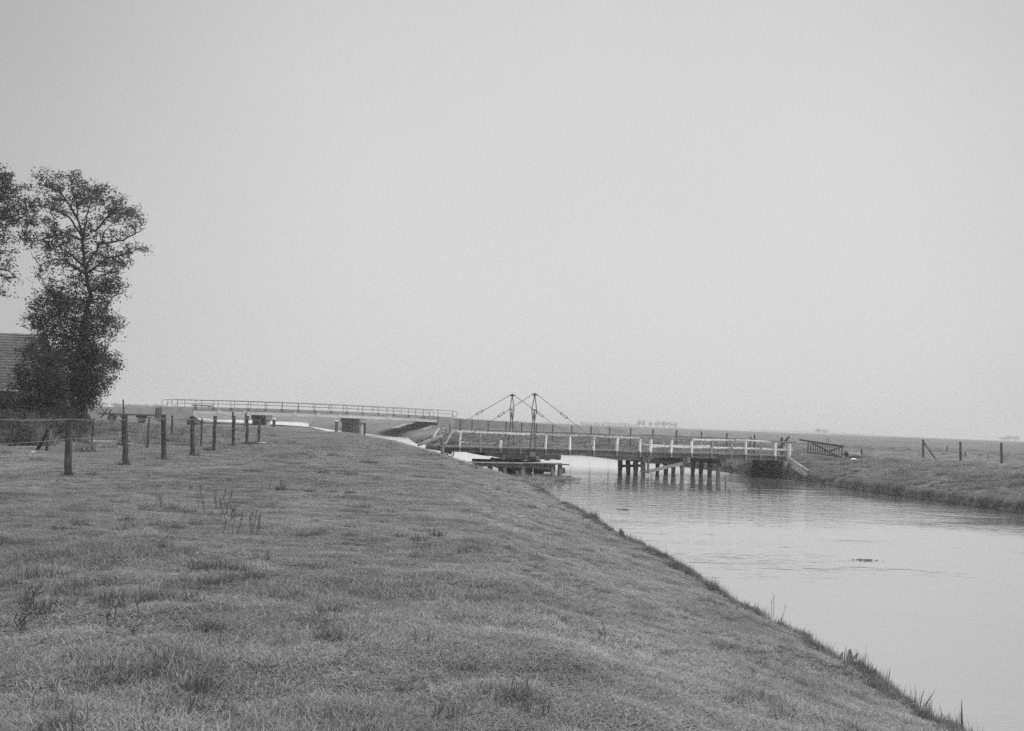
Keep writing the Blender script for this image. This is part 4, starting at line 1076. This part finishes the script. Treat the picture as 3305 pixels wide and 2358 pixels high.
def far_tree(px, ytop, D, w, k, lab, group, name='distant_tree', cat='tree'):
    p = at(px, ytop, D); z = h1(p[0], p[1]); H = (p[2]-z)/2.45; s = w*D/F0/2.6
    o = bpy.data.objects.new(name, far_me[k]); COL.objects.link(o); o.location = (p[0], p[1], z); o.scale = (s, s, H); o.rotation_euler = (0, 0, random.uniform(0, 6))
    tag(o, lab, cat, group)
GT = 'pale trees on the far horizon'
for px, yt, w, k, lab in ((2064, 1354, 16, 0, 'pair of slim hazy trees on the horizon, left one'), (2077, 1355, 14, 1, 'pair of slim hazy trees on the horizon, right one'), (2099, 1359, 14, 0, 'small round hazy tree between the slim pair and the broad trees'),
                     (2124, 1358, 22, 2, 'broad hazy tree right of the small round one'), (2142, 1358, 20, 1, 'middle tree of the hazy clump over the bridge piles'), (2162, 1359, 24, 2, 'broad hazy tree right of the clump middle'), (2180, 1362, 16, 1, 'right end tree of the hazy horizon clump'),
                     (2640, 1381.5, 24, 2, 'dim tree on the horizon above the slatted gate'), (2662, 1384, 22, 1, 'dim smaller tree touching the one above the slatted gate'),
                     (3255, 1403, 26, 2, 'faint tree on the horizon above the rightmost post'), (3278, 1407, 28, 1, 'faint low tree at the right end of the horizon'), (3238, 1409, 22, 2, 'faint low tree left of the one above the rightmost post')):
    far_tree(px, yt, 1350, w, k, lab, GT)
GHd = 'very faint bushes along the far horizon'
for k in range(26):
    px = 1880 + k*7.2 + random.uniform(-2, 2); hz = 1360+(px-1652)*.0378
    far_tree(px, hz - random.uniform(6, 12), 1900, random.uniform(9, 16), k % 3, 'very faint bush in the row along the horizon left of the hazy trees', GHd, 'distant_bush', 'bush')
for k in range(30):
    px = 2420 + k*15 + random.uniform(-5, 5); hz = 1360+(px-1652)*.0378
    far_tree(px, hz - random.uniform(2.5, 5.5), 2100, random.uniform(12, 26), 2, 'very faint low bush on the horizon over the right field', 'very faint low bushes over the right field', 'distant_bush', 'bush')
far_tree(1668, 1357, 330, 26, 2, 'low rounded bush behind the left iron mast feet', 'bushes in the polder', 'distant_bush', 'bush')
GW = 'trees of the hazy wood left of the concrete bridge'
WL = ['hazy tree of the far wood seen above the farm wagon and pole']
for k in range(17):
    px = 318 + k*12.5 + random.uniform(-3, 3)
    far_tree(px, 1298 + random.uniform(-2, 5) + (px-318)*.035, 820, random.uniform(20, 34), k % 3, WL[0], GW)
for k in range(14):
    px = 330 + k*13.5 + random.uniform(-3, 3)
    far_tree(px, 1309.5 + random.uniform(-1, 2) + (px-330)*.02, 380, random.uniform(18, 30), 2, 'low dark hedge bush behind the farm wagon', 'hedge bushes behind the farm wagon', 'hedge_bush', 'bush')
c = at(346, 1311, 300)
t = thing('shed', 'small white shed far off between the tall tree and the wagon', 'shed', (c[0], c[1], h1(c[0], c[1])))
m = MB(); g_ = h1(c[0], c[1]); zt = at(346, 1305.5, 300)[2]; m.box((c[0]-.8, 299, g_-.2), (c[0]+.8, 302, zt)); part('wall', m, M['concrete_pale'], t)
m = MB(); m.prism([(c[0]-.9, 298.8, zt), (c[0]-.9, 302.2, zt), (c[0]-.9, 300.5, zt+.2)], (1.8, 0, 0)); part('roof', m, M['concrete'], t)

# ------------------------------------------------------------------ grass, weeds and reeds
def tuft(name, n, rad, lmin, lmax, wd, mat, lean=.9, dry=.16, curl=.5):
    m = MB(); tones = []
    for _ in range(n):
        a, q = random.uniform(0, 2*math.pi), rad*math.sqrt(random.random()); b = np.array([math.cos(a)*q, math.sin(a)*q, -.012])
        L_ = random.uniform(lmin, lmax); az = random.uniform(0, 2*math.pi); th = abs(random.gauss(lean, .35)); th = min(th, 1.45)
        d = np.array([math.cos(az)*math.sin(th), math.sin(az)*math.sin(th), math.cos(th)])
        side = np.array([-math.sin(az), math.cos(az), random.uniform(-.3, .3)])
        k0 = m.n; cv = random.uniform(-.22, .22)*L_; m.blade(b, b+d*L_, wd*random.uniform(.7, 1.3), side, np.array([-math.sin(az)*cv, math.cos(az)*cv, L_*.20*curl]), 4)
        tn = random.uniform(.55, 1) if random.random() < dry else random.uniform(0, .35)
        tones += [tn]*(m.n-k0)
    me = m.mesh(name); me.materials.append(M[mat])
    at_ = me.attributes.new('tone', 'FLOAT', 'POINT'); at_.data.foreach_set('value', np.array(tones, np.float32))
    return bpy.data.objects.new(name, me)
def leafy(name, n, h, mat):
    C = [[random.gauss(0, .10), random.gauss(0, .10), random.uniform(.05, h)] for _ in range(n)]
    V, F = leaf_cloud(C, [.05]*n, .09, 6)
    me = mesh_np(name, V, F); me.materials.append(M[mat])
    a = me.attributes.new('tone', 'FLOAT', 'POINT'); a.data.foreach_set('value', np.repeat(RNG.uniform(0, 1, len(F)), 4).astype(np.float32))
    return bpy.data.objects.new(name, me)
def coll(name, objs):
    c = bpy.data.collections.new(name)
    for o in objs: c.objects.link(o)
    return c
def scatter(name, P, rotz, scl, idx, c, tilt=None):
    me = bpy.data.meshes.new(name); n = len(P)
    me.vertices.add(n); me.vertices.foreach_set('co', P.astype(np.float32).ravel())
    rot = np.zeros((n, 3), np.float32); rot[:, 2] = rotz
    if tilt is not None: rot[:, :2] = tilt
    for nm, ty, arr in (('rot', 'FLOAT_VECTOR', rot), ('scl', 'FLOAT_VECTOR', scl.astype(np.float32))):
        a = me.attributes.new(nm, ty, 'POINT'); a.data.foreach_set('vector', arr.ravel())
    a = me.attributes.new('idx', 'INT', 'POINT'); a.data.foreach_set('value', idx.astype(np.int32))
    me.update()
    o = bpy.data.objects.new(name, me); COL.objects.link(o); tag(o, kind='stuff')
    ng = bpy.data.node_groups.new(name, 'GeometryNodeTree')
    ng.interface.new_socket('Geometry', in_out='INPUT', socket_type='NodeSocketGeometry')
    ng.interface.new_socket('Geometry', in_out='OUTPUT', socket_type='NodeSocketGeometry')
    N, L = ng.nodes, ng.links
    gi, go = N.new('NodeGroupInput'), N.new('NodeGroupOutput'); ip = N.new('GeometryNodeInstanceOnPoints')
    ci = N.new('GeometryNodeCollectionInfo'); ci.inputs['Collection'].default_value = c
    ci.inputs['Separate Children'].default_value = True; ci.inputs['Reset Children'].default_value = True
    def na(nm, ty):
        q = N.new('GeometryNodeInputNamedAttribute'); q.data_type = ty; q.inputs['Name'].default_value = nm; return q.outputs[0]
    L.new(gi.outputs[0], ip.inputs['Points']); L.new(ci.outputs[0], ip.inputs['Instance']); ip.inputs['Pick Instance'].default_value = True
    L.new(na('idx', 'INT'), ip.inputs['Instance Index']); L.new(na('rot', 'FLOAT_VECTOR'), ip.inputs['Rotation']); L.new(na('scl', 'FLOAT_VECTOR'), ip.inputs['Scale'])
    L.new(ip.outputs[0], go.inputs[0])
    md = o.modifiers.new('scatter', 'NODES'); md.node_group = ng
    return o
def polar(n, d0, d1, half, power):              # points in a wedge ahead, thinning with distance
    t = RNG.uniform(0, 1, n)
    D = d0*(d1/d0)**t if power == 2 else (d0**(2-power) + t*(d1**(2-power)-d0**(2-power)))**(1/(2-power))
    a = RNG.uniform(-half, half, n); return D*np.tan(a), D
def meadow():
    c = coll('grass_tufts', [tuft('grass_tuft', 130, .17, .025, .07, .004, 'blade', 1.22, .18) for _ in range(6)] + [tuft('grass_tuft', 80, .16, .05, .13, .005, 'blade', 1.05, .25) for _ in range(2)])
    x, y = polar(62000, 4.0, 120.0, R(36), 2)
    x = np.concatenate([x, RNG.uniform(-5, 5, 3000)]); y = np.concatenate([y, RNG.uniform(2.5, 7, 3000)])
    d, lf = land(x, y); k = lf & (d > .05) & (y < 125)
    x, y = x[k], y[k]; z = height(x, y); n = len(x)
    bare = np.sin(x*.83+1.9*y*.5)*np.sin(1.1*y-.6*x+.7) + .7*np.sin(3.1*x+.4)*np.sin(2.2*y+x)
    k = (z > .02) & ((bare > -1.05) | (RNG.uniform(0, 1, n) < .25)); x, y, z = x[k], y[k], z[k]; n = len(x)   # thin, trodden spots
    s = np.maximum(1.0, y/16.0)
    # patches of longer grass
    pt = np.sin(x*1.1+.6*y)*np.sin(.9*y-.5*x+2) + .6*np.sin(2.7*x+1)*np.sin(2.3*y+.7*x) 
    hs = (.62 + .20*np.clip(pt, -.6, 1.4)) * RNG.uniform(.75, 1.3, n)
    idx = np.where(RNG.uniform(0, 1, n) < np.where(pt > .5, .22, .06), RNG.integers(6, 8, n), RNG.integers(0, 6, n))
    scatter('grass', np.column_stack([x, y, z]), RNG.uniform(0, 6.28, n), np.column_stack([s, s, hs]), idx, c)
    # rougher growth of the far bank
    c = coll('rough_tufts', [tuft('rough_tuft', 80, .2, .12, .30, .010, 'rough_blade', .75, .2) for _ in range(6)])
    x = RNG.uniform(-12, 52, 60000); y = RNG.uniform(28, 125, 60000)
    d, lf = land(x, y); k = (~lf) & (d > 0) & (RNG.uniform(0, 1, len(x)) < np.clip(1.5-d/9, .12, 1))
    x, y, d = x[k], y[k], d[k]; n = len(x)
    pt = np.sin(x*.9+.4*y)*np.sin(.8*y-.5*x) + .5*np.sin(2.1*x+1)*np.sin(1.9*y)
    hs = RNG.uniform(.6, 1.3, n)*(1+.3*np.clip(pt, -.7, 1))*np.interp(d, [0, 1, 8, 14], [.8, .8, .6, .35]); s = 1.3*np.ones(n)
    scatter('rough_grass', np.column_stack([x, y, np.maximum(height(x, y), .0)]), RNG.uniform(0, 6.28, n), np.column_stack([s, s, hs]), RNG.integers(0, 6, n), c)
    # fringe hanging over both waterlines
    X, Y, S = [], [], []
    for PL, cnt in ((LEFT[1:16], 5200), (RIGHT[2:16], 11000)):
        seg = np.linalg.norm(np.diff(PL, axis=0), axis=1); cum = np.concatenate([[0], np.cumsum(seg)])
        q = RNG.uniform(0, 1, cnt)**1.25*cum[-1]; X.append(np.interp(q, cum, PL[:, 0])); Y.append(np.interp(q, cum, PL[:, 1]))
    x, y = np.concatenate(X), np.concatenate(Y); x += RNG.normal(0, .14, len(x)); y += RNG.normal(0, .14, len(y))
    z = height(x, y); k = z > -.06; x, y, z = x[k], y[k], z[k]; n = len(x); d, lf = land(x, y)
    s = np.where(lf, .55+.45*np.clip(y/40, 0, 1.4), 1.1); hs = np.where(lf, RNG.uniform(.3, .65, n)*(1+.9*(RNG.uniform(0, 1, n) > .93))*(1+.3*np.clip(y/50, 0, 1)), RNG.uniform(.7, 1.35, n))
    c = coll('edge_tufts', [tuft('edge_tuft', 70, .14, .08, .26, .008, 'edge_blade', .65, .2) for _ in range(5)])
    c2 = coll('far_edge_tufts', [tuft('far_edge_tuft', 70, .16, .10, .30, .010, 'rough_blade', .8, .2) for _ in range(5)])
    for nm, k, cc in (('bank_edge_grass', lf, c), ('far_bank_edge_grass', ~lf, c2)):
        scatter(nm, np.column_stack([x, y, np.maximum(z, 0)])[k], RNG.uniform(0, 6.28, k.sum()), np.column_stack([s, s, hs])[k], RNG.integers(0, 5, k.sum()), cc)
    # dark weed clumps through the pasture
    c = coll('weed_tufts', [tuft('weed_tuft', 60, .12, .06, .16, .008, 'weed_blade', .8, .05) for _ in range(4)])
    cx, cy = polar(70, 5.0, 60.0, R(30), 1.4); X, Y = [], []
    for a, b in zip(cx, cy):
        q = random.randint(1, 5); X += list(a + RNG.normal(0, .16+.006*b, q)*1.6); Y += list(b + RNG.normal(0, .12+.006*b, q))
    for px, py, q in ((555, 1690, 12), (640, 1655, 6), (560, 1575, 6), (700, 1845, 26), (640, 1885, 16), (330, 1915, 16), (230, 1950, 14), (420, 1930, 12), (560, 1935, 10), (800, 1870, 12), (310, 2210, 12), (400, 2120, 8),
                      (660, 2200, 10), (620, 2310, 14), (200, 2330, 10), (1070, 2010, 8), (1500, 2190, 12), (1640, 2280, 14), (2520, 2280, 24), (2460, 2300, 14), (60, 1760, 10), (110, 1870, 8), (880, 1575, 4), (1230, 1650, 5), (1740, 1690, 5), (1760, 1820, 6), (1170, 2060, 10), (1330, 1790, 6)):
        p = hit(px, py); q = (q+2)//3; X += list(p[0]+RNG.normal(0, .24, q)); Y += list(p[1]+RNG.normal(0, .2, q))
    for b_, _ in FP:
        X += list(b_[0]+RNG.normal(0, .10, 2)); Y += list(b_[1]+RNG.normal(0, .08, 2))
    x, y = np.array(X), np.array(Y); d, lf = land(x, y); k = lf & (d > .3); x, y = x[k], y[k]; n = len(x); s = np.maximum(.9, y/22)
    scatter('dark_weeds', np.column_stack([x, y, height(x, y)]), RNG.uniform(0, 6.28, n), np.column_stack([s, s, RNG.uniform(.5, 1.05, n)*s**.5]), RNG.integers(0, 4, n), c)
    # nettles and rank growth round the farmyard
    c = coll('nettle_tufts', [leafy('nettle_tuft', 34, .45, 'nettle') for _ in range(4)] + [tuft('rank_tuft', 70, .2, .2, .55, .014, 'rough_blade', .6, .25) for _ in range(3)])
    x = RNG.uniform(-48, -9, 16000); y = RNG.uniform(33, 90, 16000)
    col = 1652 + x/y*F0
    w = sst(300, 60, col)*sst(34.5, 38, y + (col-150)*.02) + .35*sst(900, 300, col)*sst(38, 48, y)
    nz = np.sin(x*.8+y*.5)*np.sin(.6*y-.7*x) + .5*np.sin(2*x)*np.sin(1.7*y)
    k = RNG.uniform(0, 1, len(x)) < w*np.clip(.55+.5*nz, .12, 1); x, y, col, nz = x[k], y[k], col[k], nz[k]; n = len(x); s = RNG.uniform(.8, 1.7, n)
    hs = s*RNG.uniform(.6, 1.3, n)*np.interp(col, [0, 250, 330], [1.3, 1.0, .42]); idx = np.where((col < 290) & (nz > -.3), RNG.integers(0, 5, n), RNG.integers(4, 7, n))
    scatter('rank_weeds', np.column_stack([x, y, height(x, y)]), RNG.uniform(0, 6.28, n), np.column_stack([s, s, hs]), idx, c)
    # floating weed in the shallows below the jetty
    X, Y = [], []
    for px, py, sx, q in ((1700, 1540, 30, 90), (1760, 1546, 45, 110), (1680, 1552, 20, 30), (1740, 1560, 40, 40), (1800, 1543, 22, 40)):
        for _ in range(q):
            p = at_z(px+random.gauss(0, sx), py+random.gauss(0, 3.0), 0.0); X.append(p[0]); Y.append(p[1])
    x, y = np.array(X), np.array(Y); d, lf = land(x, y); k = d < .3; x, y = x[k], y[k]; n = len(x)
    c = coll('shallow_tufts', [tuft('shallow_tuft', 60, .2, .08, .2, .02, 'rough_blade', 1.15, .2) for _ in range(3)])
    scatter('shallow_weeds', np.column_stack([x, y, np.full(n, .0)]), RNG.uniform(0, 6.28, n), np.column_stack([np.full(n, 1.3), np.full(n, 1.3), RNG.uniform(.4, .9, n)]), RNG.integers(0, 3, n), c)
meadow()

def tone(o, v=.3):
    a = o.data.attributes.new('tone', 'FLOAT', 'POINT'); a.data.foreach_set('value', np.full(len(o.data.vertices), v, np.float32)); return o
def at_edge(px, py, dz=.12):                     # where a shoot at the water's edge roots
    return hit(px, py)
# single reed shoots
GRd = 'reed shoots along the near water edge'
for k, (bx, by, tx, ty, bend, w, lab) in enumerate((
        (2865, 2209, 2873, 2150, 0, .016, 'straight upright reed shoot beside the curled one'), (2853, 2205, 2829, 2167, 12, .012, 'reed shoot curling over to the left'),
        (2914, 2245, 2922, 2210, 0, .010, 'short faint reed shoot between the straight one and the forked pair'), (2966, 2272, 2984, 2220, 0, .013, 'left blade of the forked reed pair'),
        (2973, 2278, 3020, 2222, -4, .014, 'right slanting blade of the forked reed pair'), (3044, 2312, 3034, 2275, 0, .012, 'short reed shoot left of the tall lowest one'),
        (3107, 2362, 3104, 2252, 2, .026, 'tallest thick dark reed shoot near the bottom right corner'), (2725, 2126, 2729, 2081, 0, .014, 'thin reed shoot left of the broad leaved dock'),
        (2731, 2122, 2734, 2085, 0, .010, 'slimmer reed shoot touching the thin one by the dock'), (2288, 1914, 2305, 1891, 2, .018, 'short bent reed shoot halfway along the bank'),
        (2401, 1963, 2424, 1937, 3, .018, 'slanting reed shoot right of the short bent one'), (2516, 2017, 2526, 1979, 0, .018, 'dark upright reed shoot above the dock'))):
    b = hit(bx, by); t = at(tx, ty, b[1]); m = MB(); side = unit(np.cross(t-b, (0, 1, 0)))
    bv = _r*bend/F0*b[1]
    for s in (-1, 1): m.blade(b-[0, 0, .06], t, w, unit(side + np.array([0, .5*s, 0])), bv*-.5 if bend else (0, 0, 0), 6)
    tone(solo('reed_shoot', m, M['reed'], lab, 'reed', GRd, loc=tuple(b)))
def dock(px, py, n, L, lab):
    b = hit(px, py); m = MB()
    for _ in range(n):
        az = random.uniform(0, 6.28); th = random.uniform(.05, .65); q = b + np.array([random.gauss(0, .06), random.gauss(0, .06), 0])
        d = np.array([math.cos(az)*math.sin(th), math.sin(az)*math.sin(th), math.cos(th)]); l = L*random.uniform(.6, 1.15)
        side = unit(np.cross(d, RNG.normal(0, 1, 3))); w = l*.27
        V = []; kk = 6
        for i in range(kk+1):
            s = i/kk; ww = w/2*math.sin(math.pi*min(1, max(0, (s-.22)/.78))**.8) + .006; p = q + d*l*s + np.array([math.cos(az), math.sin(az), -.6])*(.12*l*s*s)
            V += [p-side*ww+[0, 0, .012], p, p+side*ww+[0, 0, .012]]
        m.add(V, [(3*i+j, 3*i+j+1, 3*i+j+4, 3*i+j+3) for i in range(kk) for j in (0, 1)])
    tone(solo('dock_plant', m, M['dock'], lab, 'plant', 'broad leaved docks at the water edge', loc=tuple(b)))
dock(2745, 2140, 11, .17, 'broad leaved dock with rounded upright leaves at the water edge')
dock(2795, 2190, 12, .13, 'lower bushy dock just right of the rounded leaved one')
dock(2010, 1745, 6, .30, 'dock with pointed leaves against the water halfway up the bank')
def stalks(px, py, n, h, lab, spread=.2, curl=.12):
    b = hit(px, py); m = MB(); spread = spread*min(1, b[1]/16)
    for _ in range(n):
        q = b + [random.gauss(0, spread), random.gauss(0, spread*.6), .0]; m.tube([b-[0, 0, .03], q], .005, 4); l = h*random.uniform(.22, .72); dx = random.gauss(0, curl*l)
        top = q + [dx, random.gauss(0, .2*l), l]; m.tube([q, (q+top)/2+[random.gauss(0, .02), 0, 0], top], [.005, .004, .003], 4)
        for _ in range(random.randint(1, 4)):
            s = random.uniform(.35, 1); p = q*(1-s)+top*s; e = p+[random.gauss(0, .05), random.gauss(0, .04), random.uniform(.03, .1)]; m.tube([p, e], [.003, .002], 4); m.blade(p, p+RNG.normal(0, .03, 3), .010 if b[1] > 10 else .005, (1, 0, 0))
    solo('dead_stalks', m, M['stalk'], lab, 'plant', 'dead weed stalks standing in the pasture', loc=tuple(b))
for px, py, n, h, lab in ((660, 1655, 3, .55, 'thin dead stalks left of the bushier stalk clump'), (690, 1638, 8, .55, 'bushy dead stalk clump in the middle of the left pasture'), (760, 1680, 5, .45, 'dark dead stalks right of the bushy clump'),
                     (785, 1725, 8, .5, 'tall wiry dead stalks, lowest of the pasture clumps'), (530, 1638, 4, .25, 'small dark weed left of the thin stalks'), (880, 1580, 3, .3, 'sparse dead stalks nearest the bridge path'),
                     (145, 1960, 5, .22, 'row of stubby dark stems at the left'), (335, 2005, 3, .22, 'few short stems right of the stubby row'), (25, 2035, 5, .18, 'stubby stems at the left picture edge'), (420, 2060, 2, .14, 'two tiny stems in the foreground grass'), (1930, 2075, 2, .25, 'thin stem in the grass slope near the water')):
    stalks(px, py, n, h, lab)
for k, (p, q) in enumerate((((2488, 1992), (2489, 1940)), ((2495, 1998), (2497, 1921)), ((2520, 2004), (2535, 1955)))):
    b = hit(*p); t = at(*q, b[1]); m = MB(); m.tube([b-[0, 0, .05], (b+t)/2+[.01, 0, 0], t], [.005, .004, .0025], 4)
    for s in (.8, .9, 1.0): c_ = b*(1-s)+t*s; m.tube([c_, c_+[random.uniform(-.04, .04), 0, .04]], .003, 3)
    solo('grass_stem', m, M['jetty_wood'], ('shorter pale seed stem at the water edge', 'tallest pale seed stem against the water', 'slanting pale seed stem right of the tallest')[k], 'grass stem', 'pale seed stems at the water edge', loc=tuple(b))
def float_weed(px, py, L, lab):
    c = at_z(px, py, 0.0); m = MB()
    for _ in range(70):
        q = c + [random.gauss(0, L*.32), random.gauss(0, L*.13), .004]; a = random.gauss(0, .5); l = random.uniform(.1, .3)*L
        m.blade(q, q+[math.cos(a)*l, math.sin(a)*l, random.uniform(0, .02)], .03, (-math.sin(a), math.cos(a), 0), (0, 0, random.uniform(.005, .02)))
    tone(solo('floating_weed', m, M['reed'], lab, 'water weed', 'dark weed rafts floating on the canal', loc=tuple(c)))
float_weed(2790, 1808, .42, 'dark raft of weed floating alone on the open water')
float_weed(2012, 1645, .40, 'small weed raft near the bridge reflections')

# ------------------------------------------------------------------ haze
m = MB(); m.box((-4700, -4700, -2.4), (4700, 4700, 19.5))
g, N, L = new_mat('haze_air'); out = N.new('ShaderNodeOutputMaterial'); pv = N.new('ShaderNodeVolumePrincipled')
pv.inputs['Color'].default_value = (.99, .99, .99, 1); pv.inputs['Density'].default_value = .00075; pv.inputs['Anisotropy'].default_value = .7
L.new(pv.outputs[0], out.inputs['Volume'])
hz = solo('haze', m, g, kind='stuff', loc=(0, 0, 0))
